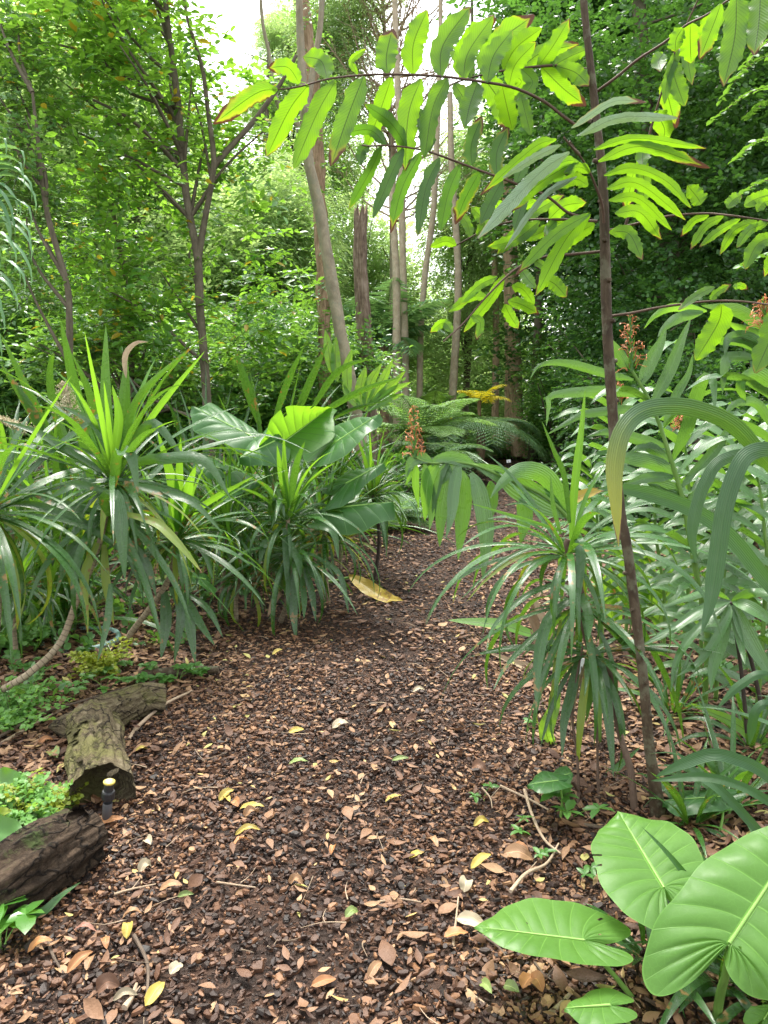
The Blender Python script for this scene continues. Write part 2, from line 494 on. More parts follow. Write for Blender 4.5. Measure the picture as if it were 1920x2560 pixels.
M_twig = bark_mat('twig_bark', (.05, .035, .025), (.1, .075, .055), (.16, .12, .09), su=3, sv=12, rough=.85)
M_twigp = bark_mat('pale_twig', (.2, .14, .09), (.33, .25, .17), (.42, .33, .24), su=3, sv=12, rough=.85)
def log_mat(name, dark, mid, light, moss, amt, mossc2):
    k = NT(name)
    mp = k.N('ShaderNodeMapping'); k.L(k.coord('UV'), mp.inputs[0]); mp.inputs['Scale'].default_value = (14, 5, 1)
    fib = k.noise(1, 8, .75, vec=mp.outputs[0], dist=1.2)
    vo = k.N('ShaderNodeTexVoronoi', feature='DISTANCE_TO_EDGE', Scale=9.0); mp2 = k.N('ShaderNodeMapping'); k.L(k.coord('UV'), mp2.inputs[0]); mp2.inputs['Scale'].default_value = (1, .55, 1)
    wob = k.N('ShaderNodeTexNoise', Scale=5.0, Detail=4.0); k.L(k.coord('UV'), wob.inputs['Vector'])
    ad = k.N('ShaderNodeMix', data_type='VECTOR'); ad.inputs[0].default_value = .25; k.L(mp2.outputs[0], ad.inputs[4]); k.L(wob.outputs['Color'], ad.inputs[5]); k.L(ad.outputs[1], vo.inputs['Vector'])
    crack = k.ramp(vo.outputs['Distance'], [(0., 0.), (.06, 1.)])
    fine = k.noise(42, 6, .75); big = k.noise(5, 4, .6)
    v = k.math('ADD', k.math('MULTIPLY', fib, .6), k.math('MULTIPLY', fine, .4))
    c = k.ramp(v, [(.36, dark), (.5, mid), (.64, light)])
    c = k.mix(k.math('SUBTRACT', 1, crack), c, tuple(q * .5 for q in dark))
    mm = k.ramp(k.math('ADD', k.math('MULTIPLY', big, .6), k.math('MULTIPLY', fine, .4)), [(.60 - .2 * amt, 0.), (.68 - .2 * amt, 1.)])
    c = k.mix(k.math('MULTIPLY', mm, .85), c, k.mix(fine, moss, mossc2))
    pr = k.N('ShaderNodeBsdfPrincipled', Roughness=.92); k.L(c, pr.inputs['Base Color']); pr.inputs['Specular IOR Level'].default_value = .2
    h = k.math('ADD', k.math('ADD', k.math('MULTIPLY', fib, 1.4), k.math('MULTIPLY', crack, .5)), k.math('MULTIPLY', fine, .7))
    bp = k.N('ShaderNodeBump', Strength=1.0, Distance=.022); k.L(h, bp.inputs['Height']); k.L(bp.outputs[0], pr.inputs['Normal'])
    k.L(pr.outputs[0], k.out.inputs[0])
    return k.m
M_mosslog = log_mat('mossy_log_bark', (.03, .022, .013), (.12, .095, .055), (.26, .22, .14), (.085, .085, .022), .6, (.19, .18, .07))
M_darklog = log_mat('dark_log_bark', (.012, .008, .005), (.045, .031, .020), (.13, .09, .06), (.03, .045, .012), .3, (.06, .09, .025))

# ------------------------------------------------------------------ ground
PATHX = lambda y: np.interp(y, [0, 2, 3, 4, 6, 8, 11, 15, 20], [-.25, -.25, -.15, .0, .25, .85, 1.6, 2.6, 4.2])
def gz(x, y):
    x = np.asarray(x, float); y = np.asarray(y, float)
    off = np.abs(x - PATHX(y))
    bank = np.clip((off - 1.0) / 1.5, 0, 1) ** 2 * .06
    return bank + .02 * np.sin(x * 2.1 + 1.3) * np.sin(y * 1.7) + .012 * np.sin(x * 5.3 + y * 4.1)
def ground():
    xs = np.r_[np.linspace(-150, -9, 16)[:-1], np.linspace(-9, 9, 181), np.linspace(9, 150, 16)[1:]]
    ys = np.r_[np.linspace(-60, -1, 12)[:-1], np.linspace(-1, 20, 211), np.linspace(20, 200, 20)[1:]]
    X, Y = np.meshgrid(xs, ys, indexing='ij')
    P = np.stack([X, Y, gz(X, Y)], -1)
    mb = MB(); mb.grid(P, np.stack([X, Y], -1))
    k = NT('forest_soil')
    v1 = k.N('ShaderNodeTexVoronoi', Scale=38.0); k.L(k.coord(), v1.inputs['Vector'])
    n1 = k.noise(2.2, 5, .65)
    n2 = k.noise(60, 4, .7)
    c = k.ramp(v1.outputs['Color'], [(0, (.012, .008, .006)), (.35, (.03, .017, .011)), (.65, (.07, .035, .02)), (1, (.14, .075, .045))])
    c = k.mix(k.ramp(n1, [(.42, 0.), (.62, .7)]), c, (.018, .011, .008))
    c = k.mix(k.math('MULTIPLY', n2, .5), c, (.02, .012, .008))
    pr = k.N('ShaderNodeBsdfPrincipled', Roughness=.85); k.L(c, pr.inputs['Base Color']); pr.inputs['Specular IOR Level'].default_value = .3
    bp = k.N('ShaderNodeBump', Strength=1.0, Distance=.02); k.L(k.math('ADD', v1.outputs['Distance'], n2), bp.inputs['Height']); k.L(bp.outputs[0], pr.inputs['Normal'])
    k.L(pr.outputs[0], k.out.inputs[0])
    tag(obj('ground', mb, k.m), 'dark soil under the bark mulch and the planted beds', 'ground', kind='structure')
ground()

def randrot(g, k, tilt):
    """frames whose z axis leans up to tilt from vertical"""
    az = g.uniform(0, 6.283, k); ti = np.abs(g.normal(0, tilt, k)); td = g.uniform(0, 6.283, k)
    Z = np.stack([np.sin(ti) * np.cos(td), np.sin(ti) * np.sin(td), np.cos(ti)], -1)
    X = np.stack([np.cos(az), np.sin(az), np.zeros(k)], -1)
    X = nrm(X - Z * (X * Z).sum(1, keepdims=True))
    Y = np.cross(Z, X)
    return X, Y, Z
def scatter_xy(g, n, y0, y1, l=-1.0, r=1.0):
    """uniform on the ground inside the wedge the photograph sees, plus a margin"""
    out = []
    while sum(len(a) for a in out) < n:
        y = np.sqrt(g.uniform(y0 ** 2, y1 ** 2, n * 2))
        x = g.uniform(-1, 1, n * 2) * (.62 * y + .25)
        out.append(np.stack([x, y], -1))
    return np.concatenate(out)[:n]

def chips():
    g = np.random.RandomState(3)
    mb = MB()
    tmpl = []
    for q in range(8):
        m = 6
        a = np.sort(np.linspace(0, 6.283, m, endpoint=False) + g.uniform(-.35, .35, m))
        r = g.uniform(.7, 1.1, m)
        top = np.stack([np.cos(a) * r * .8, np.sin(a) * r * .8, .5 + g.uniform(-.25, .25, m)], -1)
        bot = np.stack([np.cos(a) * r, np.sin(a) * r, np.full(m, -.5)], -1)
        tmpl.append((np.vstack([top, bot]), [tuple(range(m))] + [(i, i + m, (i + 1) % m + m, (i + 1) % m) for i in range(m)]))
    def put(n, y0, y1, smin, smax, keep=lambda x, y: np.ones(len(x), bool)):
        xy = scatter_xy(g, n, y0, y1)
        xy = xy[keep(xy[:, 0], xy[:, 1])]
        x_, y_ = xy[:, 0], xy[:, 1]     # trodden, sparser strip along the middle with bare damp patches
        o_ = x_ - PATHX(y_) + .12 * np.sin(y_ * 1.3)
        patch = np.sin(x_ * 3.1 + 1.7 * np.sin(y_ * 1.9)) * np.sin(y_ * 2.3 + 1.4 * np.sin(x_ * 2.7 + 1)) + .4 * np.sin(x_ * 9 + 3 * np.sin(y_ * 6))
        bare = np.clip(.75 * np.exp(-(o_ / .38) ** 2) + .55 * (patch - .25), 0, .35)
        xy = xy[g.rand(len(xy)) > bare]
        k = len(xy)
        X, Y, Z = randrot(g, k, .30)
        L = np.exp(g.normal(0, .38, k)) * (smin + smax) / 2
        L = np.clip(L, smin * .5, smax * 1.7)
        as_ = np.clip(np.exp(g.normal(-.8, .38, k)), .14, .95)
        th = np.clip(L * g.uniform(.12, .28, k), .002, .009)
        M = np.stack([X * (L / 2)[:, None], Y * (L / 2 * as_)[:, None], Z * th[:, None]], -1)
        pos = np.column_stack([xy, gz(xy[:, 0], xy[:, 1]) + g.uniform(.0, .016, k)])
        rnd = np.clip(g.beta(1.25, 2.3, k) * (1 - .35 * np.exp(-((xy[:, 0] - PATHX(xy[:, 1]) + .12 * np.sin(xy[:, 1] * 1.3)) / .42) ** 2)) * g.uniform(.8, 1.25, k), 0, 1)
        t = g.randint(0, 8, k)
        for q in range(8):
            s_ = t == q
            mb.inst(tmpl[q][0], tmpl[q][1], M[s_], pos[s_], rnd=rnd[s_])
    put(44000, 1.35, 4.0, .012, .036)
    put(80000, 1.35, 5.0, .004, .016)
    put(36000, 4.0, 8.0, .014, .045, lambda x, y: np.abs(x - PATHX(y)) < 2.6)
    put(42000, 8.0, 19, .02, .06, lambda x, y: np.abs(x - PATHX(y)) < 2.2)
    m = litter_mat('bark_chip', [(0, (.010, .006, .004)), (.25, (.045, .020, .010)), (.5, (.135, .060, .026)), (.76, (.27, .14, .064)), (1, (.43, .27, .14))], rough=.62, spec=.4)
    tag(obj('bark_mulch', mb, m, smooth=False), 'reddish brown bark chip mulch spread over the path', 'mulch', kind='stuff')
chips()

# dry leaf shape, curled: 4 rows x 3
def leaf_tmpl(curl=.25, cup=.3, asp=.38, tipk=1.0):
    s = np.linspace(0, 1, 6)
    w = np.array([.06, .7, 1, .85, .45, .02]) * asp
    P = np.zeros((6, 3, 3)); uv = np.zeros((6, 3, 2))
    for j, t in enumerate((-1, 0, 1)):
        P[:, j, 0] = s - .5
        P[:, j, 1] = w * t
        P[:, j, 2] = cup * w * abs(t) + curl * (s - .5) ** 2
        uv[:, j, 0] = s; uv[:, j, 1] = (t + 1) / 2
    i = np.arange(18).reshape(6, 3)
    q = [tuple(z) for z in np.stack([i[:-1, :-1], i[1:, :-1], i[1:, 1:], i[:-1, 1:]], -1).reshape(-1, 4)]
    return P.reshape(-1, 3), q, uv.reshape(-1, 2)
M_litter = litter_mat('fallen_leaf', [(0, (.06, .032, .022)), (.3, (.15, .08, .048)), (.6, (.28, .16, .09)), (.85, (.42, .27, .15)), (.93, (.50, .36, .14)), (1, (.42, .40, .13))], rough=.6, tf=.15)
def litter():
    g = np.random.RandomState(5)
    mb = MB()
    T = [leaf_tmpl(*a) for a in ((.2, .3, .2), (.5, .5, .17), (-.3, .2, .22), (.1, -.5, .16), (.8, .6, .2), (-.5, -.3, .25))]
    def put(n, y0, y1, keepp, s0, s1, lift=.022):
        xy = scatter_xy(g, n, y0, y1)
        off = np.abs(xy[:, 0] - PATHX(xy[:, 1]))
        p = keepp(off)
        xy = xy[g.rand(len(xy)) < p]
        k = len(xy)
        X, Y, Z = randrot(g, k, .33)
        L = g.uniform(s0, s1, k) * np.exp(g.normal(0, .2, k))
        fl = np.where(g.rand(k) < .5, -1, 1)[:, None]
        M = np.stack([X, Y * fl, Z * fl], -1) * L[:, None, None]
        pos = np.column_stack([xy, gz(xy[:, 0], xy[:, 1]) + lift + g.uniform(-.008, .012, k)])
        r = np.clip(g.beta(2, 2.4, k) + (g.rand(k) < .06) * .4, 0, 1)
        t = g.randint(0, len(T), k)
        for q in range(len(T)):
            s_ = t == q
            mb.inst(T[q][0], T[q][1], M[s_], pos[s_], uv=T[q][2], rnd=r[s_])
    bed = lambda off: np.clip(.08 + (off - .8) * 1.2, .08, 1)
    put(10500, 1.35, 4.5, bed, .035, .075)
    put(9000, 1.35, 4.5, lambda off: np.clip(.35 + off * .6, .35, 1), .018, .045, .014)
    put(16000, 4.5, 9, lambda off: np.clip(.25 + off * .5, .25, 1), .028, .055, .014)
    put(9000, 4.5, 9, bed, .05, .09)
    put(14000, 9, 20, lambda off: np.clip(.4 + off * .5, .4, 1), .05, .10)
    tag(obj('leaf_litter', mb, M_litter), 'dry tan and orange leaves littering the bark mulch', 'leaf litter', kind='stuff')
litter()

# ------------------------------------------------------------------ foliage of trees and shrubs
LT = {}
def small_leaf(kind):
    """template leaf, x along, y across, z up; unit length"""
    if kind in LT: return LT[kind]
    asp, n = {'oval': (.24, 3), 'wide': (.36, 3), 'narrow': (.10, 2), 'fern': (.16, 2)}[kind]
    if n == 3:
        v = [(0, 0, 0), (.3, asp * .9, .08 * 1), (.68, asp * .8, .05), (.3, -asp * .9, .08), (.68, -asp * .8, .05), (.3, 0, 0), (.68, 0, -.02), (1, 0, -.1)]
        f = [(0, 5, 1), (0, 3, 5), (5, 6, 2, 1), (3, 4, 6, 5), (6, 7, 2), (4, 7, 6)]
    else:
        v = [(0, 0, 0), (.4, asp, .04), (.4, -asp, .04), (1, 0, -.12)]
        f = [(0, 2, 3), (0, 3, 1)]
    v = np.array(v, float)
    uv = np.column_stack([v[:, 0], v[:, 1] / asp / 2 + .5])
    LT[kind] = (v, f, uv)
    return LT[kind]

def sprays(mb, tw, g, C, D, leaflen, per=9, length=.45, kind='oval', droop=.25, spread=.85, tilt=.35, twr=.0025, flat=True):
    """leafy twigs: C (k,3) starts, D (k,3) directions; leaves alternate along each"""
    k = len(C)
    D = nrm(D)
    L = length * g.uniform(.6, 1.25, k)
    S = nrm(np.cross(D, V(0, 0, 1)) + 1e-6)
    U = nrm(np.cross(S, D))
    tv, tf, tuv = small_leaf(kind)
    ax = []
    for j in range(per):
        s = (j + .6) / per
        p = C + D * (L * s)[:, None] - V(0, 0, 1) * (droop * L * s * s)[:, None]
        sgn = 1 if j % 2 else -1
        last = j == per - 1
        d = D * (1 if last else .65) + S * (0 if last else sgn * spread) * g.uniform(.7, 1.2, (k, 1)) + g.normal(0, .16, (k, 3)) + V(0, 0, -droop * .5)
        X = nrm(d)
        up = U + g.normal(0, tilt, (k, 3))
        Y = nrm(np.cross(up, X)); Z = np.cross(X, Y)
        l = leaflen * g.uniform(.7, 1.25, k) * (1 - .25 * abs(s - .5))
        mb.inst(tv, tf, np.stack([X, Y, Z], -1) * l[:, None, None], p, uv=tuv, rnd=np.clip(g.normal(.45, .22, k) + .25 * s, 0, 1))
    if tw is not None:
        q = V([0, 1, 0], [0, -.5, .87], [0, -.5, -.87])
        tt = np.vstack([q * twr, q * twr * .4 + [1, 0, 0]])
        M = np.stack([D * L[:, None] - V(0, 0, 1) * (droop * L * .7)[:, None], S, U], -1)
        M[:, :, 0] = D * L[:, None] - V(0, 0, 1) * (droop * L)[:, None]
        tw.inst(tt, [(0, 1, 4, 3), (1, 2, 5, 4), (2, 0, 3, 5)], M, C)

def lobe_points(g, lobes, n, shell=.55):
    """n points spread through ellipsoid lobes (centre, radii), more of them near the surface; returns points and outward directions"""
    vol = np.array([np.prod(np.atleast_1d(r) * np.ones(3)) ** (1 / 1.5) for _, r in lobes])
    idx = g.choice(len(lobes), n, p=vol / vol.sum())
    c = np.array([np.array(l[0], float) for l in lobes])[idx]
    r = np.array([np.ones(3) * l[1] for l in lobes])[idx]
    d = nrm(g.normal(0, 1, (n, 3)))
    rad = g.uniform(shell ** 3, 1, n) ** (1 / 3)
    lump = 1 + .18 * np.sin(d[:, 0] * 5 + c[:, 0] * 3) * np.sin(d[:, 2] * 6 + c[:, 2])
    return c + d * r * (rad * lump)[:, None], d

def crown(g, lobes, n, leaflen, kind='oval', per=9, length=.45, droop=.25, shell=.4, up=.25, twigs=True, tilt=.35, hor=.5, dirn=None):
    mb, tw = MB(), MB() if twigs else None
    C, D = lobe_points(g, lobes, n, shell)
    D = D * V(1, 1, hor) + g.normal(0, .35, D.shape) + V(0, 0, up)
    if dirn is not None: D = D * .35 + V(*dirn) + g.normal(0, .2, D.shape)
    sprays(mb, tw, g, C - nrm(D) * length * .5, D, leaflen, per, length, kind, droop, tilt=tilt)
    return mb, tw

def limb_set(mb, g, start, ends, r0, r1=.012, seg=6, sag=.0):
    for e in ends:
        e = np.asarray(e, float); s_ = np.asarray(start, float)
        mid = (s_ + e) / 2 + g.normal(0, .08, 3) * np.linalg.norm(e - s_) + V(0, 0, sag)
        tube(mb, [s_, mid, e], [r0, r1], seg=seg, n=9, seed=g.randint(99))

# ------------------------------------------------------------------ crown type plants (cordyline, lily, ginger ...)
def arch_pts(o, az, el, L, bend, n=7):
    """spine that starts at elevation el and bends down by `bend` radians along its length"""
    p = np.array(o, float); out = [p.copy()]
    for i in range(n):
        s = (i + .5) / n
        e = el - bend * s ** 1.4
        p = p + V(math.cos(az) * math.cos(e), math.sin(az) * math.cos(e), math.sin(e)) * L / n
        out.append(p.copy())
    return out
def rosette(root, g, o, n, L, w, mats, elr=(1.35, -.3), bend=(.3, 1.9), fold=.3, name='leaf', wave=.02, azr=None, face=.12, spread=.03, prof=prof_strap, merged=None):
    """leaves spiral from upright inner to drooping outer; each is a part"""
    for i in range(n):
        f = (i + .5) / n
        az = i * 2.39996 + g.uniform(-.2, .2)
        if azr is not None: az = azr[0] + ((az - azr[0]) % (2 * math.pi)) / (2 * math.pi) * (azr[1] - azr[0])
        az += g.uniform(-.35, .35)
        el = elr[0] + (elr[1] - elr[0]) * f + g.uniform(-.28, .28)
        b = bend[0] + (bend[1] - bend[0]) * f + g.uniform(-.55, .7)
        l = L * g.uniform(.62, 1.25) * (.72 + .35 * math.sin(math.pi * min(1, f * 1.1)))
        oo = np.array(o) + V(math.cos(az), math.sin(az), 0) * spread + V(0, 0, -.12 * f * L * .6)
        mb = merged if merged is not None else MB()
        blade(mb, arch_pts(oo, az, el, l, max(.05, b)), w * g.uniform(.8, 1.15), prof, face=face, fold=fold * g.uniform(.4, 1.5), wave=wave, seed=g.randint(1 << 30), n=14, nw=5 if merged is None else 3, twist=g.uniform(-.9, .9))
        if merged is None:
            m = mats[0] if f > .14 else mats[1]
            if len(mats) > 2 and f > .75 and g.rand() < .25: m = mats[2]
            obj(name, mb, m, root)
STRAPS = (M_strap, M_strapy, M_strapp)

# ------------------------------------------------------------------ trees of the background
def tree(name, label, cat, trunk_pts, rad, bark, lobes, n, leaflen, lmat, kind='oval', branches=(), group=None, seed=1, seg=10, ends=14, **kw):
    g = np.random.RandomState(seed)
    root = thing(name, trunk_pts[0] if trunk_pts else lobes[0][0] * V(1, 1, 0), label, cat, group)
    tb = MB()
    if trunk_pts: tube(tb, trunk_pts, rad, seg=seg, n=26, bump=.10, seed=seed)
    if trunk_pts: obj('trunk', tb, bark, root)
    for pts, rr in branches:
        bb = MB(); tube(bb, pts, rr, seg=8, n=18, bump=.1, seed=seed + 1); obj('branch', bb, bark, root)
    if n:
        lb = MB()
        if trunk_pts and ends:
            C, D = lobe_points(g, lobes, ends, .2)
            TP = spline(trunk_pts, 40)
            for c in C:
                j = np.argmin(np.linalg.norm(TP * V(1, 1, 1) - (c - V(0, 0, .8)), axis=1))
                limb_set(lb, g, TP[j], [c], .022, .006, 5)
            obj('limbs', lb, bark, root)
        mb, tw = crown(g, lobes, n, leaflen, kind, **kw)
        if tw is not None and tw.n: obj('twigs', tw, M_twig, root)
        obj('crown', mb, lmat, root)
    return root

def lobesW(c, lst):
    """(x, y, depth, radius in crop pixels [, vertical factor, depth radius m])"""
    out = []
    for l in lst:
        x, y, d, r = l[:4]
        rr = px(c, r, d)
        vf = l[4] if len(l) > 4 else .8
        dr = l[5] if len(l) > 5 else rr * .8
        out.append((W(c, x, y, d), V(rr, dr, rr * vf)))
    return out

# big bright-leaved tree on the left, two stems from one base
tp = Ws(0, [(452, 1000), (449, 900), (440, 760), (430, 640), (428, 560), (405, 440), (392, 310), (382, 200), (366, 80), (357, 0), (345, -140), (335, -300)], 8.0)
tree('broadleaf_tree', 'slender tree with forked grey-brown trunk and glossy bright green oval leaves, behind the left cordylines', 'tree', tp, [.052, .048, .045, .042, .038, .034, .029, .024, .018], M_grey,
     lobesW(0, [(150, 90, 7.6, 170, .8), (300, 170, 8.2, 190, .8), (450, 330, 8.6, 90, .8), (210, 330, 7.8, 190), (350, 420, 8.4, 160), (170, 520, 8.4, 150), (290, 600, 8, 150), (540, 330, 8.4, 120, .8),
                (560, 620, 8.6, 120), (560, 200, 8.8, 75, .7), (330, 720, 8.2, 150), (520, 480, 8.6, 90), (250, 0, 8, 190), (180, 700, 8.6, 120), (60, 60, 8.2, 110), (250, -190, 8, 230), (520, 730, 8.4, 110)]),
     1250, .115, M_tleft, 'oval', per=9, length=.5, droop=.15, hor=.2, up=.12, shell=.1, tilt=.28, seed=11, ends=26,
     branches=[(Ws(0, [(428, 560), (445, 460), (458, 390), (462, 340), (448, 230), (438, 150), (420, 90), (400, 20), (395, -80)], 8.0, 7.8), [.036, .032, .027, .022, .016, .012]),
               (Ws(0, [(460, 360), (500, 315), (548, 262), (600, 190), (640, 120)], 8.0, 8.3), [.035, .026, .018]),
               (Ws(0, [(388, 360), (330, 300), (270, 250), (200, 215)], 8, 7.6), [.026, .01]),
               (Ws(0, [(385, 260), (320, 170), (260, 80), (220, 0)], 8, 7.7), [.022, .008]),
               (Ws(0, [(455, 380), (430, 250), (390, 120)], 8, 8.4), [.016, .006])])
# finer-leaved slim tree at the far left
tree('slim_tree', 'slim grey-stemmed young tree with pointed yellow-green leaves at the left edge of the photo', 'tree',
     Ws(0, [(152, 900), (150, 700), (146, 620), (118, 520), (98, 440), (85, 330), (70, 200)], 7.0), [.032, .03, .024, .012], M_grey,
     lobesW(0, [(40, 330, 7, 90, 1.0), (90, 450, 7.2, 90), (30, 180, 7.4, 110), (70, 600, 7.3, 90, .8), (20, 60, 7.6, 80)]), 300, .075, M_tmid, 'oval', per=10, length=.45, seed=5, ends=10, droop=.3, shell=.1)
tree('understorey_tree', 'thin brown-stemmed tree with broad dark green leaves, standing low behind the left lilies', 'tree',
     Ws(0, [(280, 900), (283, 720), (275, 620), (255, 520), (240, 430)], 8.6), [.05, .035, .02], M_grey,
     lobesW(0, [(240, 700, 8.8, 130, .6), (360, 800, 8.8, 140, .5), (120, 760, 8.8, 120, .6), (500, 820, 9, 110, .5), (560, 720, 9.2, 100, .7)]), 430, .09, M_tmid, 'wide', per=9, length=.45, seed=6, ends=14, droop=.2, shell=.1, hor=.3)
# leaning pale trunk with its two upper stems
tree('leaning_tree', 'tall tree with a smooth pale grey-brown trunk leaning left across the centre of the view', 'tree',
     Ws(0, [(790, 1010), (775, 930), (757, 830), (740, 745), (722, 640), (705, 540), (688, 440), (668, 360), (662, 300), (655, 200), (650, 110), (646, 0), (643, -150), (640, -320)], 9.0),
     [.088, .085, .08, .076, .072, .066, .055, .045, .038, .034, .03], M_pale,
     lobesW(0, [(640, -380, 9, 120)]), 60, .09, M_tmid, 'oval', seed=8, ends=8,
     branches=[(Ws(0, [(664, 350), (655, 290), (668, 200), (684, 110), (694, 30), (700, -120), (706, -300)], 9, 9.2), [.045, .036, .032, .026]),
               (Ws(0, [(605, 230), (590, 190), (582, 120), (566, 40), (560, -80)], 9, 9), [.022, .02, .014]),
               (Ws(0, [(662, 330), (640, 265), (605, 235), (590, 190)], 9, 9), [.04, .03, .022])])
# vine-clad dark trunk just behind it
g = np.random.RandomState(21)
vt = thing('ivy_clad_tree', W(0, 702, 1000, 10.5), 'tall dark narrow trunk clad in small climbing leaves, standing right behind the leaning pale trunk', 'tree')
tb = MB(); tube(tb, Ws(0, [(705, 1020), (703, 800), (697, 600), (690, 420), (678, 200), (655, 0), (640, -200)], 10.5), [.10, .095, .09, .08, .07], bump=.25, seg=10, n=40, seed=3); obj('trunk', tb, M_rough, vt)
cb = MB()
TP = spline(Ws(0, [(705, 1020), (703, 800), (697, 600), (690, 420), (678, 200), (655, 0)], 10.5), 300)
a = g.uniform(0, 6.28, 300); D = np.stack([np.cos(a), np.sin(a), g.uniform(-.6, .6, 300)], -1)
sprays(cb, None, g, TP + D * .08, D, .07, per=5, length=.28, kind='oval', droop=.4); obj('climber_leaves', cb, M_tmid, vt)
# standing dead trunk with a broken top
M_stringy = bark_mat('fibrous_bark', (.14, .095, .06), (.42, .30, .19), (.58, .45, .31), su=14, sv=4, rough=.95, bump=1.0)
def snag(label, pts, rad, mat, seed, jag=.25, sg=26, name='standing_dead_tree', cat='dead tree'):
    g = np.random.RandomState(seed)
    mb = MB()
    P = spline(pts, 60); n = 60
    R = np.interp(np.linspace(0, 1, n), np.linspace(0, 1, len(rad)), rad)
    a = np.linspace(0, 2 * np.pi, sg + 1)
    prof = g.uniform(.82, 1.1, sg + 1); prof[-1] = prof[0]
    top = g.uniform(-jag, jag * .2, sg + 1); top[-1] = top[0]
    rows = []
    for i in range(n):
        s = i / (n - 1)
        tw = a + s * .5
        pr = prof + .05 * np.sin(s * 31 + a * 3) + .04 * np.sin(s * 53 + a * 7)
        z = np.where(s > .93, top * (s - .93) / .07, 0)
        pr[-1] = pr[0]
        rows.append(np.stack([P[i][0] + np.cos(tw) * R[i] * pr, P[i][1] + np.sin(tw) * R[i] * pr, P[i][2] + z], -1))
    rows = np.array(rows)
    L = np.linspace(0, np.linalg.norm(P[-1] - P[0]), n)
    mb.grid(rows, np.stack(np.meshgrid(L, np.linspace(0, 1, sg + 1), indexing='ij'), -1)[..., ::-1])
    inner = rows[-1] * .45 + P[-1] * .55 - V(0, 0, .12)
    mb.grid(np.array([rows[-1], inner]), np.zeros((2, sg + 1, 2)))
    mb.add(np.vstack([inner[:-1], P[-1] - V(0, 0, .2)]), [(j, (j + 1) % sg, sg) for j in range(sg)])
    return tag(obj(name, mb, mat), label, cat)
snag('standing dead trunk with fissured grey-brown bark and a jagged broken top', Ws(0, [(796, 1060), (794, 900), (790, 760), (782, 640), (778, 540), (780, 438)], 11), [.145, .125, .115, .105, .095, .09], M_dead, 4)
M_tan = bark_mat('tan_bark', (.26, .20, .13), (.40, .33, .23), (.52, .45, .34), su=4, sv=6, rough=.85, bump=.3, lichen=(.30, .28, .2))
# pale poles further back
for i, (pts, r, d, lab) in enumerate([
    ([(858, 1000), (857, 740), (856, 600), (851, 500), (846, 440), (850, 380)], .085, 14.5, 'smooth pale tan trunk, left one of the close pair right of the dead trunk'),
    ([(878, 1000), (875, 740), (870, 560), (868, 400), (862, 250), (855, 80), (850, -100)], .075, 15, 'tall thin pale trunk with branch stubs, right one of the close pair'),
    ([(905, 1000), (908, 740), (914, 640), (922, 560), (935, 470), (940, 380), (948, 200), (952, 0)], .07, 16, 'pale grey trunk leaning right, behind the tree ferns'),
    ([(975, 905), (982, 780), (987, 700), (990, 600), (984, 480), (975, 350), (972, 200)], .085, 16, 'slim mottled grey trunk standing alone among the tree ferns by the path end'),
    ([(1068, 1000), (1070, 860), (1072, 700), (1068, 560), (1066, 400)], .10, 20, 'dim brown trunk farthest left of the group beside the end of the path'),
    ([(1098, 985), (1100, 850), (1099, 700), (1096, 560), (1090, 380)], .12, 19, 'straight tan trunk directly behind the stringy-barked one at the path end')]):
    tree('pale_tree' if i < 4 else 'brown_tree', lab, 'tree', Ws(0, pts, d), [r, r * .92, r * .85, r * .6], M_tan if i < 4 else M_stringy, [], 0, .1, None, seed=30 + i)
snag('stringy brown-barked trunk with thin vines, standing at the edge of the path end', Ws(0, [(1124, 985), (1117, 930), (1113, 800), (1110, 700), (1106, 560), (1100, 380)], 18.5), [.20, .155, .145, .135, .13, .12], M_stringy, 9, jag=.0, name='stringy_bark_tree', cat='tree')

# dark dense trees on the right
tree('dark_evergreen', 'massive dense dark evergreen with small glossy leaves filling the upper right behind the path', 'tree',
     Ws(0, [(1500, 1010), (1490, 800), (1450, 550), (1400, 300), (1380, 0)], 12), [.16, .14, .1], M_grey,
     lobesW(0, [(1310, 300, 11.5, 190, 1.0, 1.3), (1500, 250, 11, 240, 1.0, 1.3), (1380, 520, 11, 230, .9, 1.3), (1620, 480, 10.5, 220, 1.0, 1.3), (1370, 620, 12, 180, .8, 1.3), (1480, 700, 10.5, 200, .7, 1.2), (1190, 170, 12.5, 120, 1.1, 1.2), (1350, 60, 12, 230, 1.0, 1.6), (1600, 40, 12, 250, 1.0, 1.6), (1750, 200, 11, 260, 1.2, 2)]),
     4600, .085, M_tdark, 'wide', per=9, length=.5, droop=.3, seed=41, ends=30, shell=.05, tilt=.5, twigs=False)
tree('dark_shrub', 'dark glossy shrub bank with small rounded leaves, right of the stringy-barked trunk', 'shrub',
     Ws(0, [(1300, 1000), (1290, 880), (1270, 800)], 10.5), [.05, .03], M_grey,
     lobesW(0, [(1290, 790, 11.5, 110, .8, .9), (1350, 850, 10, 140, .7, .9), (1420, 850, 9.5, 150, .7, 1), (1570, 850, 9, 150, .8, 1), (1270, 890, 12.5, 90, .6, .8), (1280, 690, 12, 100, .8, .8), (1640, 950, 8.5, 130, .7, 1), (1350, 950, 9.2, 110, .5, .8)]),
     1900, .07, M_tdark, 'wide', per=9, length=.38, droop=.25, seed=42, ends=24, shell=.05, tilt=.5, twigs=False)
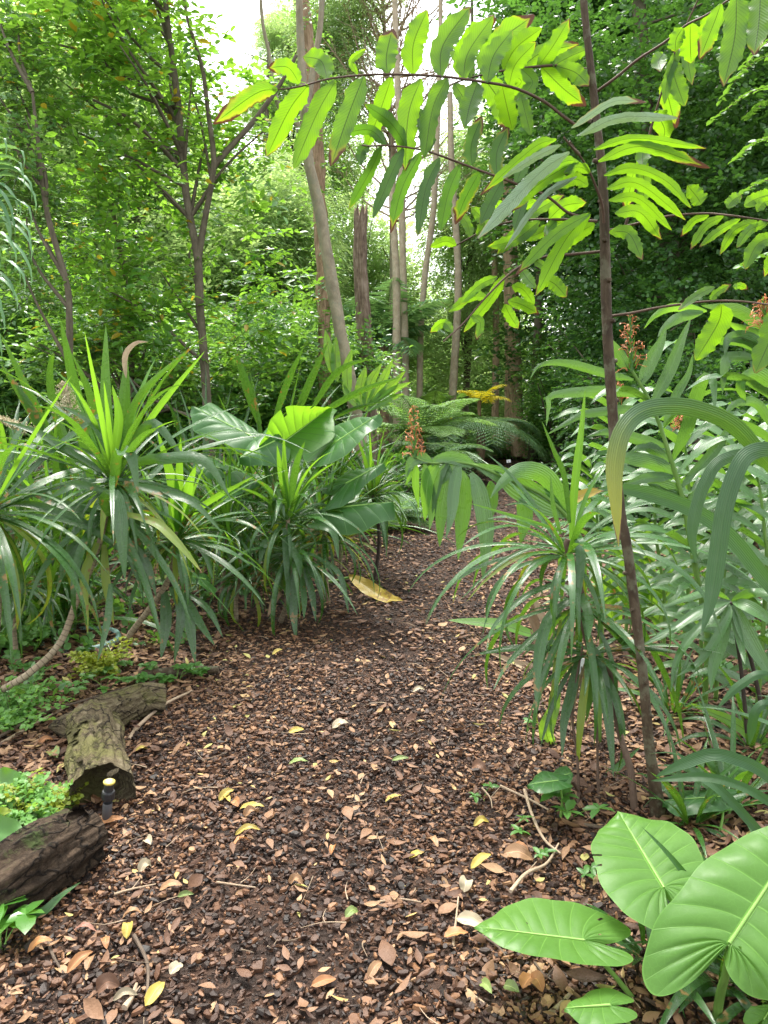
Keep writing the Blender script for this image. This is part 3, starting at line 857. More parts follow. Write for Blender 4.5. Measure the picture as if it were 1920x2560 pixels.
# pinnate shrub poking in at the right edge
pin = thing('locust_sapling', W(0, 1700, 1150, 6.5), 'bright green spray of small paired round leaflets entering at the right edge', 'sapling')
g = np.random.RandomState(77)
pb, ps = MB(), MB()
for (x0, y0, x1, y1) in [(1700, 180, 1540, 260), (1700, 120, 1590, 170), (1690, 300, 1590, 345), (1700, 60, 1560, 215), (1690, 230, 1620, 250), (1700, 400, 1600, 420), (1720, 560, 1600, 575)]:
    a_, b_ = W(0, x0, y0, 6.3), W(0, x1, y1, 6.1)
    P = spline([a_, (a_ + b_) / 2 + V(0, 0, .07), b_], 16)
    tube(ps, P[::4], .004, seg=4, n=8)
    T = nrm(np.gradient(P, axis=0)); 
    for sg_ in (-1, 1):
        X = nrm(np.cross(T, V(0, 0, 1)) * sg_ + T * .3 + g.normal(0, .12, T.shape)); Z = nrm(V(0, 0, 1) + g.normal(0, .3, T.shape)); Y = nrm(np.cross(Z, X)); Z = np.cross(X, Y)
        tv, tf_, tuv = small_leaf('wide')
        pb.inst(tv, tf_, np.stack([X, Y, Z], -1) * .07, P, uv=tuv, rnd=g.rand(16))
tube(ps, Ws(0, [(1700, 1150), (1720, 700), (1715, 300), (1705, 50)], 6.5), [.02, .008], seg=6)
obj('stem', ps, M_brownstem, pin); obj('leaves', pb, M_seed, pin)

# far trees: pale willow-like centre, green wall behind everything
def far_crown_mesh(seed, kind, leaflen, n, per=9, length=.7, droop=.5, shell=.3, rad=(1.6, 1.5, 1.5)):
    g = np.random.RandomState(seed)
    lob = [(V(0, 0, 0), V(*rad))] + [(V(g.uniform(-1.2, 1.2), g.uniform(-1, 1), g.uniform(-1.2, 1.4)), V(1, 1, 1) * g.uniform(.6, 1.0)) for _ in range(6)]
    mb, tw = crown(g, lob, n, leaflen, kind, per=per, length=length, droop=droop, shell=shell, twigs=False, tilt=.5)
    return mb
FC = {'willow': far_crown_mesh(1, 'narrow', .17, 1100, length=.8, droop=.9).mesh('willow_crown', M_tfine),
      'bushy': far_crown_mesh(2, 'oval', .12, 1100, droop=.3).mesh('bushy_crown', M_tmid),
      'bright': far_crown_mesh(3, 'oval', .11, 1100, droop=.2).mesh('bright_crown', M_tfine),
      'dark': far_crown_mesh(4, 'oval', .12, 1300, droop=.3).mesh('dark_crown', M_tdark)}
def far_tree(label, x, d, clumps, kind, h, seed, bark=M_grey, group='far trees closing the view', r=.11, lean=0):
    """clumps: (display x, display y, scale)"""
    g = np.random.RandomState(seed)
    base = W(0, x, 1000, d); base[2] = 0
    root = thing('forest_tree', base, label, 'tree', group)
    tb = MB()
    top = V(base[0] + lean, base[1], h)
    tube(tb, [base - V(0, 0, .1), (base + top) / 2 + g.normal(0, .12, 3), top], [r, r * .7, r * .25], seg=8, n=14, seed=seed, bump=.1)
    lb = MB()
    cs = [W(0, cx, cy, d + g.uniform(-1.2, 1.2)) for cx, cy, _ in clumps]
    for c in cs:
        t = np.clip((c[2] - 1.5) / h, .15, .95)
        s_ = base + (top - base) * t
        limb_set(lb, g, s_, [c, c + g.normal(0, .6, 3), c + g.normal(0, .6, 3)], .035, .01, 5)
    obj('trunk', tb, bark, root)
    obj('limbs', lb, bark, root)
    for c, (_, _, s_) in zip(cs, clumps):
        ob = bpy.data.objects.new('crown', FC[kind]); COL.objects.link(ob)
        ob.parent = root; ob.matrix_parent_inverse = PINV[root.name]
        ob.location = c; ob.rotation_euler = (g.uniform(-.2, .2), g.uniform(-.2, .2), g.uniform(0, 6.28)); ob.scale = (s_, s_, s_ * g.uniform(.85, 1.1))
    return root
FT = [('weeping fine-leaved tree filling the gap between the leaning pale trunk and the left tree', 600, 17, [(590, 400, .7), (640, 470, 1.), (560, 480, 1.), (600, 600, 1.), (560, 700, .9), (650, 720, .8), (520, 440, .7)], 'willow', 9),
      ('tall fine-leaved tree at the top, just right of the open patch of sky', 640, 20, [(690, 80, .6), (615, 30, .42), (612, 110, .5), (595, 190, .55), (555, 225, .45), (585, 60, .3), (710, 150, .8), (650, 300, .8), (720, 300, .9), (720, 30, .7), (730, -60, .8)], 'willow', 14),
      ('dark narrow weeping tree right of the thin pale trunks', 1000, 21, [(1000, 470, 1.), (1040, 580, .9), (1000, 640, .6), (1050, 390, 1.), (1010, 300, .8), (1100, 500, .8)], 'willow', 13),
      ('light green tree behind the dead trunk', 790, 22, [(760, 600, 1.), (830, 660, 1.), (740, 490, .9), (800, 760, 1.1), (900, 720, 1.), (690, 640, 1.), (830, 540, .6)], 'bright', 8),
      ('bright bushy tree closing the end of the path', 990, 26, [(930, 800, 1.4), (1010, 760, 1.3), (1060, 700, 1.2), (950, 690, 1.1), (1000, 860, 1.3), (1080, 800, 1.3)], 'bright', 8),
      ('pale green bushy tree farthest behind the slim left trunk', 60, 15, [(60, 300, 1.), (30, 450, 1.1), (110, 520, 1.1), (60, 640, 1.2), (150, 700, 1.2), (20, 160, .8), (110, 200, .9)], 'bright', 11),
      ('yellow-green bushy tree behind the forked left tree', 300, 16, [(240, 330, 1.2), (350, 420, 1.2), (260, 540, 1.3), (380, 600, 1.2), (200, 650, 1.3), (480, 520, 1.1), (480, 660, 1.2), (330, 740, 1.3)], 'bright', 10),
      ('green tree crown at the very top behind the forked left tree', 230, 18, [(120, 60, 1.1), (230, 100, 1.3), (290, 160, .8), (200, 220, 1.3), (340, 290, .9), (440, 400, .9), (240, -40, 1.0)], 'bushy', 15),
      ('deep green bush low behind the lilies, left of the leaning trunk', 520, 12, [(520, 800, .8), (600, 830, .8), (440, 800, .8), (680, 800, .7), (640, 900, .6)], 'bushy', 3),
      ('deep green bush low at the left behind the tallest lily leaves', 200, 12, [(100, 760, .9), (200, 800, .9), (300, 800, .9), (20, 820, .9), (400, 860, .8)], 'bushy', 3),
      ('dark tree crown at the top between the near fronds and the dry branches', 1150, 17, [(1170, 60, .9), (1210, 150, .9), (1160, 180, .7), (1250, 40, 1.1)], 'dark', 14),
      ('dark tree far behind the red-brown stem', 1350, 18, [(1250, 250, 1.6), (1350, 400, 1.6), (1330, 600, 1.5), (1400, 700, 1.5), (1500, 500, 1.6), (1550, 200, 1.8), (1400, 60, 1.8), (1380, 820, 1.2)], 'dark', 13),
      ('dark tree closing the view at the right edge', 1650, 15, [(1620, 300, 1.5), (1700, 500, 1.5), (1600, 650, 1.3), (1650, 100, 1.6), (1650, 800, 1.3), (1500, 830, 1.2)], 'dark', 12),
      ('shaded bush beside the path end, right of the stringy-barked trunk', 1200, 16, [(1210, 900, .6), (1240, 830, .7), (1200, 800, .5), (1260, 930, .7), (1290, 860, .9)], 'bushy', 3)]
for i, (lab, x, d, cl, kind, h) in enumerate(FT):
    far_tree(lab, x, d, cl, kind, h, 100 + i)
# the wood beyond, one far mass
g = np.random.RandomState(55)
wood = MB()
lob = []
for az in np.arange(-48, 49, 3.2):
    for dd in (30, 36):
        z0 = 0
        top = 13.5 + g.uniform(-1.5, 1.5)
        if -17 < az < -9: top = 8.5
        if dd == 36: top += 1.5 if not (-17 < az < -9) else 0
        if -7 < az <= 1: top = 8.5
        if 1 < az < 6.5: top = 5.5
        for z in np.arange(1.2, top, 2.4):
            a = math.radians(az + g.uniform(-1.2, 1.2)); lob.append((V(math.sin(a) * dd, math.cos(a) * dd, z), V(1.9, 1.6, 1.7)))
mb, _ = crown(g, lob, 11000, .30, 'oval', per=8, length=1.0, droop=.3, shell=.3, twigs=False, tilt=.5)
tag(obj('far_wood', mb, M_tfine), 'green wood closing the view far behind every tree', 'wood', kind='stuff')

# dry, bare-branched tree at the top centre
g = np.random.RandomState(61)
dt = thing('dry_tree', W(0, 800, 1000, 19) * V(1, 1, 0), 'tall half-bare tree of pale brown twigs and dry leaves, top centre behind the fronds', 'tree')
tb, lb, kb = MB(), MB(), MB()
tube(tb, Ws(0, [(850, 1010), (850, 600), (845, 300), (830, 60), (820, -150)], 19), [.13, .10, .06, .03], seg=8, n=20)
starts = spline(Ws(0, [(848, 500), (845, 300), (830, 60), (820, -120)], 19), 60)
C, D = [], []
for i in range(95):
    s_ = starts[g.randint(60)]
    e = s_ + V(g.uniform(-1.6, 1.9), g.uniform(-1.2, 1.2), g.uniform(.6, 2.8))
    tube(lb, [s_, (s_ + e) / 2 + g.normal(0, .15, 3) - V(0, 0, .2), e], [.028, .006], seg=4, n=8)
    for q in range(7):
        t = g.uniform(.35, 1); p = s_ * (1 - t) + e * t
        f = p + g.normal(0, .45, 3) + V(0, 0, .25)
        tube(lb, [p, (p + f) / 2 + g.normal(0, .05, 3), f], [.009, .003], seg=3, n=5, caps=False)
        if g.rand() < .75:
            C.append(f); D.append(g.normal(0, 1, 3) - V(0, 0, .6))
sprays(kb, None, g, np.array(C), np.array(D), .12, per=5, length=.35, kind='narrow', droop=.8)
obj('trunk', tb, M_pale, dt); obj('branches', lb, M_twigp, dt); obj('dry_leaves', kb, M_dryleaf, dt)

# ------------------------------------------------------------------ near tree with great pinnate fronds
nt_root = thing('pinnate_leaved_tree', W(8, 985, 1190, 2.48) * V(1, 1, 0), 'slim red-brown stem with huge glowing yellow-green pinnate fronds scorched brown at the tips, right foreground', 'tree')
TD = 2.45
tpts = [W(8, 988, 1190, 2.49), W(8, 968, 1000, 2.47), W(8, 940, 800, 2.46), W(8, 905, 420, 2.45), W(6, 945, 1616, 2.45), W(6, 905, 1370, 2.45), W(6, 868, 1180, 2.45), W(6, 840, 900, 2.45), W(6, 825, 650, 2.45), W(6, 812, 450, 2.43),
        W(6, 795, 200, 2.43), W(3, 795, 1700, 2.43), W(3, 783, 1400, 2.43), W(3, 775, 1100, 2.43), W(3, 757, 850, 2.43), W(3, 735, 640, 2.43), W(3, 708, 400, 2.43), W(3, 680, 150, 2.43), W(3, 665, 0, 2.43), W(3, 655, -160, 2.43), W(3, 650, -330, 2.43)]
tpts = [tpts[i] for i in (0, 1, 2, 3, 5, 6, 7, 8, 10, 12, 13, 14, 15, 16, 17, 18, 19, 20)]
mb = MB(); tube(mb, tpts, [.028, .018, .017, .0165, .016, .0165, .017, .0165, .0155, .014, .0125, .0105, .009], seg=14, n=90, bump=.06, ridge=.05, seed=5)
obj('trunk', mb, M_trunkred, nt_root)
gsc = np.random.RandomState(8)
TPn = spline(tpts, 120)
for i in range(8, 112, 5):          # leaf scars
    a = i * 2.4; c = TPn[i] + V(math.cos(a), math.sin(a), 0) * .019
    sc = MB(); tube(sc, [c - V(math.cos(a), math.sin(a), 0) * .006, c + V(math.cos(a), math.sin(a), .3) * .007], [.009, .006], seg=7, n=3)
    obj('leaf_scar', sc, M_trunkred, nt_root)

def frond(c, rachis, leaflets, d0, d1, mat=M_frond, rr=(.0022, .0048), pale=(), tipd=.0, seed=1, label=None):
    """rachis and leaflets measured in crop c; depth runs d0 (first point) to d1 (last)"""
    g = np.random.RandomState(seed)
    d0 *= .94
    R = Ws(c, rachis, d0, d1)
    mb = MB(); tube(mb, R, list(rr), seg=7, n=max(16, len(R) * 5), rnd=.4); fr = obj('frond', mb, M_brownstem, nt_root)
    if label: fr['label'] = label
    RX = np.array([p[0] for p in rachis], float); RY = np.array([p[1] for p in rachis], float)
    RD = np.linspace(d0, d1, len(rachis))
    for i, (pts, w) in enumerate(leaflets):
        j = np.argmin((RX - pts[0][0]) ** 2 + (RY - pts[0][1]) ** 2)
        d = RD[j]; dt_ = tipd + g.uniform(-.07, .07)
        P = [W(c, q[0], q[1], d + dt_ * k / (len(pts) - 1)) for k, q in enumerate(pts)]
        L = np.linalg.norm(P[-1] - P[0])
        st = spline(P, 20)
        mb = MB()
        blade(mb, P, px(c, w, d) * .82, prof_oblong, face=.92, n=46, fold=g.uniform(.05, .3), wave=.045, rag=.17, nw=9, wf=2.6, seed=g.randint(1 << 30), twist=g.uniform(-.35, .35))
        lo = bpy.data.objects.new('leaflet', mb.mesh('leaflet', M_frondd if i in pale else mat)); COL.objects.link(lo)
        lo.parent = fr
    return fr
frond(2, [(430, 527), (520, 525), (620, 505), (750, 470), (900, 450), (1100, 440), (1400, 450), (1659, 482), (1860, 520), (2035, 600), (2140, 680), (2230, 745)], [
    ([(590, 495), (520, 400), (405, 402)], 100), ([(755, 465), (715, 360), (610, 335)], 130), ([(935, 440), (900, 360), (985, 290)], 45),
    ([(1110, 435), (1105, 330), (1140, 170)], 150), ([(1262, 440), (1265, 260), (1345, 60)], 150), ([(1425, 455), (1440, 270), (1600, 40)], 155), ([(1560, 465), (1590, 310), (1740, 90)], 130),
    ([(1700, 490), (1740, 330), (1850, 180)], 130), ([(1830, 510), (1870, 380), (1990, 250)], 110),
    ([(460, 530), (330, 555), (80, 735)], 115), ([(640, 505), (530, 650), (395, 925)], 145), ([(805, 475), (690, 680), (555, 1000)], 135), ([(970, 452), (880, 680), (775, 985)], 150),
    ([(1135, 455), (1080, 620), (980, 890)], 120), ([(1310, 465), (1235, 680), (1215, 1010)], 150), ([(1465, 465), (1380, 640), (1330, 940)], 130), ([(1645, 490), (1600, 620), (1570, 755)], 130),
    ([(1790, 510), (1820, 640), (1850, 770)], 140), ([(1900, 560), (1930, 680), (1960, 800)], 90)], 2.25, TD, seed=11)
frond(3, [(-120, 500), (-20, 445), (100, 408), (250, 378), (380, 362), (550, 352), (690, 375)], [
    ([(15, 430), (40, 260), (190, 95)], 135), ([(125, 405), (180, 250), (400, 80)], 140), ([(235, 380), (300, 260), (440, 150)], 105), ([(330, 365), (440, 285), (640, 238)], 100),
    ([(420, 360), (500, 250), (590, 100)], 95), ([(500, 355), (600, 300), (700, 260)], 80), ([(520, 356), (620, 390), (695, 460)], 100), ([(440, 362), (560, 480), (680, 570)], 110), ([(330, 368), (390, 450), (290, 560)], 80),
    ([(240, 385), (330, 440), (240, 520)], 80), ([(60, 420), (20, 330), (-60, 250)], 90), ([(120, 410), (210, 540), (260, 700)], 135), ([(-30, 450), (30, 560), (20, 680)], 90)], 2.75, TD, seed=12)
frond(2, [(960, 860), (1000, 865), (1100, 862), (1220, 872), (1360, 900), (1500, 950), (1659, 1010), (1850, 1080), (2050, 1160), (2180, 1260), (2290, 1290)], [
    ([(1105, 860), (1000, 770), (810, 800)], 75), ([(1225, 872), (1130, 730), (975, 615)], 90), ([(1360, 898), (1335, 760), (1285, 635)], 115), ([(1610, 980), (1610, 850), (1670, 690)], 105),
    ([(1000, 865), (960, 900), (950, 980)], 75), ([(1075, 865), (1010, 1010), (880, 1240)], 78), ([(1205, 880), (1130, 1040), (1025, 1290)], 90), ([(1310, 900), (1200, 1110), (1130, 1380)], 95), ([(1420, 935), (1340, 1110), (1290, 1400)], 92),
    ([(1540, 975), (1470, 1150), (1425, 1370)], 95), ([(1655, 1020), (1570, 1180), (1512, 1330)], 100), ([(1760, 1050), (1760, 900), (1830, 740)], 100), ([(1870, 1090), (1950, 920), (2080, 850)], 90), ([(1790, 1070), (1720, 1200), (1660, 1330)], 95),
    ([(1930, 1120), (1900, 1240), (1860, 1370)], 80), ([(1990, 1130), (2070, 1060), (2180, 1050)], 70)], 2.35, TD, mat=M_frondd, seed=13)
# fronds that come towards the viewer, seen end on
frond(3, [(590, 760), (640, 830), (690, 910), (730, 1000), (765, 1100), (775, 1200)], [
    ([(720, 805), (950, 745), (1325, 800)], 50), ([(745, 870), (980, 790), (1345, 905)], 70), ([(775, 945), (930, 905), (1110, 975), (1245, 1120)], 60), ([(790, 1015), (960, 990), (1215, 1185)], 70), ([(800, 1080), (960, 1070), (1140, 1240)], 58),
    ([(835, 1150), (970, 1145), (1085, 1290)], 82), ([(805, 1250), (910, 1260), (982, 1400)], 85), ([(690, 1000), (620, 965), (530, 1010)], 78),
    ([(700, 930), (640, 900), (560, 930)], 60), ([(700, 1150), (520, 1260), (300, 1480)], 75), ([(700, 1150), (570, 1290), (410, 1590)], 100), ([(725, 1205), (620, 1270), (490, 1385)], 95), ([(620, 870), (440, 980), (250, 1150)], 85), ([(600, 900), (480, 900), (380, 960)], 60),
    ([(520, 750), (390, 800), (110, 1050)], 62), ([(640, 870), (540, 880), (300, 1040)], 60)], 2.3, 2.3, seed=14)
fr = frond(3, [(560, 740), (600, 790), (640, 830)], [
    ([(590, 820), (420, 940), (95, 1285)], 88), ([(630, 950), (450, 1060), (240, 1345)], 42), ([(600, 690), (820, 550), (1005, 550)], 45), ([(640, 730), (860, 635), (1175, 635)], 60), ([(545, 780), (400, 850), (230, 960)], 50)], 2.15, 2.15,
    mat=leaf_mat('silvery_leaflet', (.16, .26, .16), (.22, .34, .22), (.25, .4, .12), tf=.2, vein=(.12, .2, .1), edge=1.1, style='leaflet', rough=.3, spec=.8), seed=15, label='frond seen from above with pale silvery leaflets')
frond(3, [(-60, 1340), (0, 1310), (150, 1232), (300, 1190), (500, 1182), (740, 1192)], [
    ([(430, 1190), (300, 1290), (150, 1330)], 80), ([(380, 1190), (300, 1260), (200, 1370)], 80), ([(520, 1190), (480, 1230), (470, 1290)], 60), ([(300, 1180), (330, 1120), (420, 1080)], 60), ([(480, 1180), (560, 1110), (680, 1090)], 95), ([(200, 1215), (210, 1120), (150, 1060)], 70),
    ([(350, 1185), (420, 1130), (560, 1050)], 70), ([(60, 1280), (30, 1190), (-40, 1130)], 60), ([(90, 1265), (130, 1200), (60, 1110)], 80), ([(560, 1190), (420, 1260), (330, 1290)], 70), ([(-20, 1320), (-80, 1300), (-160, 1330)], 60)], 2.8, TD, seed=16)
frond(3, [(-90, 1840), (20, 1740), (150, 1590), (300, 1450), (450, 1385), (600, 1370), (760, 1355)], [
    ([(200, 1490), (100, 1540), (0, 1640)], 60), ([(240, 1480), (170, 1600), (20, 1790)], 70), ([(260, 1620), (330, 1640), (425, 1690)], 75), ([(240, 1640), (270, 1700), (315, 1770)], 75), ([(330, 1455), (370, 1510), (410, 1550)], 70), ([(450, 1500), (510, 1530), (575, 1600)], 90),
    ([(150, 1600), (60, 1600), (-60, 1680)], 60), ([(60, 1700), (110, 1740), (90, 1830)], 55), ([(280, 1540), (340, 1560), (400, 1640)], 70), ([(-40, 1790), (-90, 1740), (-160, 1790)], 60), ([(400, 1400), (460, 1440), (520, 1450)], 55)], 2.5, TD, seed=17)
frond(3, [(1500, -30), (1440, 5), (1330, 80), (1220, 135), (1100, 230), (960, 320), (850, 410), (745, 488)], [
    ([(1200, 150), (1165, 210), (1160, 280)], 90), ([(1240, 125), (1240, 220), (1245, 340)], 125), ([(1350, 70), (1340, 170), (1310, 270)], 120), ([(1490, -30), (1480, 200), (1420, 465)], 145), ([(1620, -60), (1610, 120), (1585, 295)], 125), ([(1405, 20), (1370, 120), (1290, 320)], 100)], 2.1, TD, seed=18)
frond(3, [(1300, -40), (1230, 110), (1150, 300), (1070, 550), (1000, 800), (940, 1050), (890, 1220)], [
    ([(1095, 290), (1070, 330), (1080, 385)], 90), ([(1140, 320), (1160, 430), (1210, 570)], 110), ([(1100, 430), (1130, 560), (1165, 690)], 105), ([(1050, 600), (1100, 690), (1095, 760)], 110), ([(1010, 740), (985, 830), (985, 900)], 95),
    ([(960, 860), (990, 960), (985, 1100)], 90), ([(940, 900), (920, 1000), (890, 1140)], 75), ([(1190, 220), (1220, 300), (1250, 460)], 70), ([(1180, 260), (1120, 420), (1100, 560)], 60)], 2.5, TD + .1, seed=19)
frond(3, [(1760, 1205), (1659, 1190), (1450, 1160), (1300, 1150), (1100, 1168), (950, 1205), (805, 1242)], [
    ([(1300, 1100), (1275, 1060), (1225, 1000)], 105), ([(1440, 1120), (1470, 1080), (1515, 1050)], 75), ([(1530, 1110), (1600, 1070), (1700, 1040)], 80), ([(1340, 1160), (1260, 1190), (1190, 1275)], 52), ([(1420, 1165), (1320, 1220), (1240, 1345)], 55), ([(1510, 1180), (1400, 1240), (1290, 1330)], 50),
    ([(1600, 1190), (1480, 1240), (1400, 1370)], 62), ([(1659, 1200), (1560, 1240), (1490, 1335)], 62), ([(1700, 1270), (1600, 1320), (1535, 1450)], 95), ([(1740, 1210), (1700, 1350), (1640, 1490)], 80), ([(1600, 1140), (1640, 1090), (1700, 1080)], 60)], 2.3, TD, seed=20)
frond(3, [(1800, 1655), (1659, 1640), (1500, 1622), (1350, 1622), (1180, 1640), (1050, 1660), (930, 1685), (815, 1702)], [
    ([(1370, 1545), (1280, 1590), (1175, 1670)], 55), ([(1410, 1640), (1390, 1740), (1270, 1940)], 145), ([(1470, 1545), (1510, 1540), (1550, 1560)], 45), ([(1700, 1650), (1680, 1800), (1590, 2010)], 150), ([(1350, 1625), (1380, 1580), (1460, 1530)], 50)], 2.15, TD, seed=21)

# ------------------------------------------------------------------ heart-shaped leaves (elephant ears)
OUT = np.array([(1, 0), (.93, .14), (.8, .36), (.62, .62), (.42, .83), (.2, .96), (0, 1.0), (-.18, .97), (-.34, .86), (-.47, .66), (-.52, .46), (-.47, .27), (-.34, .13), (-.18, .05), (-.04, .01)])
def heart(parent, O, tip, left, right, mat, nv=9, quilt=.02, droop=.12, cup=0., lobe=(1., 1.), seed=0, tear=False, curl=0., name='leaf', rib=.006, wavy=.04, holes=()):
    """O, tip, left, right: 3-d points of the stalk joint, the tip and the two widest places"""
    g = np.random.RandomState(seed)
    O, tip, left, right = map(lambda q: np.asarray(q, float), (O, tip, left, right))
    A = tip - O; NN = nrm(np.cross(A, left - O)); L = np.linalg.norm(A)
    if NN[2] < 0: NN = -NN
    mb = MB()
    nq, nvv = nv * 10 + 1, 17
    q = np.linspace(0, 1, nq)
    op = spline(np.column_stack([OUT, np.zeros(len(OUT))]), nq)[:, :2]
    for si, (Bp, lb) in enumerate(((left, lobe[0]), (right, lobe[1]))):
        Bv = Bp - O
        ph = g.uniform(0, 6.28, 3)
        E = op.copy()
        neg = E[:, 0] < 0
        E[neg, 0] *= lb
        st = np.clip(1 - q / .62, 0, 1) ** 1.15
        P = np.zeros((nq, nvv, 3)); uv = np.zeros((nq, nvv, 2))
        for j, v in enumerate(np.linspace(0, 1, nvv)):
            a = st + (E[:, 0] - st) * v ** 1.35 if True else 0
            b = E[:, 1] * v ** .9
            w = 1 + .03 * np.sin(q * 17 + ph[0]) * v + .02 * np.sin(q * 41 + ph[1]) * v
            h = quilt * L * (np.abs(np.sin(np.pi * q * nv)) ** .7) * math.sin(math.pi * min(1, v * 1.05)) * .9
            h = h - droop * L * v ** 2 + wavy * L * np.sin(q * 15 + ph[2]) * v ** 3 - curl * L * np.clip(a, 0, 1) ** 2 + cup * L * b
            P[:, j] = O + np.outer(a, A) + np.outer(b * w, Bv) + np.outer(h, NN)
            uv[:, j, 0] = q * nv; uv[:, j, 1] = v
        mb.grid(P, uv, g.rand() * .3 + .4, holes=[h[1:] for h in holes if h[0] == si])
    lo = obj(name, mb, mat, parent)
    rb = MB()
    s = np.linspace(0, .97, 9)
    tube(rb, [O + A * t + NN * (.002 - curl * L * t ** 2) for t in s], [rib, rib * .7, rib * .15], seg=6, n=14)
    ro = bpy.data.objects.new('midrib', rb.mesh('midrib', M_rib)); COL.objects.link(ro); ro.parent = lo
    return lo
M_rib = bark_mat('leaf_rib', (.15, .30, .06), (.22, .38, .09), su=2, sv=4, rough=.45, bump=.05)
def petiole(parent, pts, r, mat=None, name='stalk'):
    mb = MB(); tube(mb, pts, r, seg=10, n=22, bump=.05); return obj(name, mb, mat or M_greenstem, parent)

ea = thing('elephant_ear', V(1.05, 1.75, 0), 'elephant ear plant with three huge bright heart-shaped leaves in the bottom right corner', 'elephant ear plant')
O = W(8, 1340, 1810, 1.50)
heart(ea, O, W(8, 1790, 1130, 1.75), W(8, 1050, 1580, 1.58), W(8, 1720, 2010, 1.42), M_heart, nv=14, quilt=.018, droop=.05, lobe=(.82, .32), seed=1, rib=.0042, wavy=.03)
petiole(ea, [O, W(8, 1325, 1960, 1.53), W(8, 1300, 2050, 1.58), W(8, 1275, 2212, 1.62), W(8, 1270, 2400, 1.7)], [.007, .010, .012, .014])
O = W(8, 1015, 1535, 1.72)
heart(ea, O, W(8, 785, 1150, 1.98), W(8, 705, 1475, 1.72), W(8, 1200, 1320, 1.86), M_heart, nv=13, quilt=.018, droop=.05, lobe=(1.0, .9), holes=((0, .38, .82, 1, 4), (0, .43, .88, 1, 2)), seed=2, rib=.003, wavy=.025)
petiole(ea, [O, W(8, 1000, 1640, 1.76), W(8, 1060, 1800, 1.76), W(8, 1110, 1930, 1.76), W(8, 1190, 2212, 1.72), W(8, 1250, 2420, 1.72)], [.005, .007, .009, .011, .013])
O = W(8, 618, 1797, 1.62)
heart(ea, O, W(8, 70, 1728, 1.66), W(8, 500, 1580, 1.78), W(8, 560, 1895, 1.52), M_heart, nv=13, quilt=.02, droop=.03, lobe=(1.0, .9), holes=((0, .66, .7, 2, 2), (0, .8, .45, 2, 1), (0, .3, .25, 1, 1)), seed=3, rib=.003, wavy=.02)
petiole(ea, [O, W(8, 660, 1850, 1.64), W(8, 760, 1960, 1.66), W(8, 900, 2130, 1.68), W(8, 1010, 2240, 1.7), W(8, 1150, 2420, 1.72)], [.004, .006, .008, .010, .012])
O = W(8, 745, 2120, 1.46)
heart(ea, O, W(8, 520, 2135, 1.44), W(8, 690, 2030, 1.52), W(8, 720, 2210, 1.4), M_heart, nv=8, quilt=.02, droop=.06, seed=4, rib=.003, lobe=(1.3, 1.3), wavy=.04)
petiole(ea, [O, W(8, 830, 2200, 1.5), W(8, 950, 2330, 1.7), W(8, 1150, 2430, 1.72)], [.004, .006, .007])
O = W(8, 1510, 2190, 1.5)
heart(ea, O, W(8, 1560, 2110, 1.56), W(8, 1440, 2140, 1.5), W(8, 1600, 2200, 1.5), M_heart, nv=6, seed=5, rib=.002)

M_nestheart = leaf_mat('glowing_heart_leaf', (.05, .15, .02), (.08, .2, .03), (.26, .54, .02), tf=.5, vein=(.05, .13, .02), style='heart', rough=.4, veint=.3)
# middle elephant ear clump among the left plants
em = thing('elephant_ear', G(5, 620, 1500), 'elephant ear clump with torn pale and glowing leaves among the cordylines left of the path', 'elephant ear plant')
d = 5.0
base5 = G(5, 600, 1480); d5 = base5[1]
def mh(O, tip, l, r, mat, dd=(0, 0, 0, 0), foot=(600, 1480), **kw):
    c = 5
    o_ = W(c, *O, d + dd[0])
    heart(em, o_, W(c, *tip, d + dd[1]), W(c, *l, d + dd[2]), W(c, *r, d + dd[3]), mat, **kw)
    f = W(c, *foot, d5)
    m = (o_ + f) / 2 + V(0, -.05, .12) + (o_ - f) * V(-.15, 0, 0)
    petiole(em, [o_, m, f], [.008, .014, .022])
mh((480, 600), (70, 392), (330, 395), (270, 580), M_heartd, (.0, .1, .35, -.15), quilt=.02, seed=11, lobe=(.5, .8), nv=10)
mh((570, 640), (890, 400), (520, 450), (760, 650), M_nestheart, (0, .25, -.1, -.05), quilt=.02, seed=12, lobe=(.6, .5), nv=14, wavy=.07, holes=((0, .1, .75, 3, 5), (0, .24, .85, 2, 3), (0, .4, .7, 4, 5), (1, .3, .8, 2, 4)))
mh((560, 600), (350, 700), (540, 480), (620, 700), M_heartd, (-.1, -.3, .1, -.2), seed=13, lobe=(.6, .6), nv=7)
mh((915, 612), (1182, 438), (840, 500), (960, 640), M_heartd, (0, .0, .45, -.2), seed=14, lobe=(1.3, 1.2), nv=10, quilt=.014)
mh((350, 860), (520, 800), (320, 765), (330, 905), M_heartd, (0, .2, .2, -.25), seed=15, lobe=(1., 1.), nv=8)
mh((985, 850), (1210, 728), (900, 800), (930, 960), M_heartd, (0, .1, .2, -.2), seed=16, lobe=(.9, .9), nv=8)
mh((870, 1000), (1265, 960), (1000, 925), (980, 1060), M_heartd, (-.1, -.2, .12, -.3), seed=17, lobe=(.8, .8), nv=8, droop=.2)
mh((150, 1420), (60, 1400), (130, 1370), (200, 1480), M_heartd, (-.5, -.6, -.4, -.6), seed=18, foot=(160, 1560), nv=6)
mh((230, 760), (80, 720), (200, 690), (160, 800), M_heartd, (.2, .2, .4, .1), seed=19, foot=(420, 1350), nv=7)
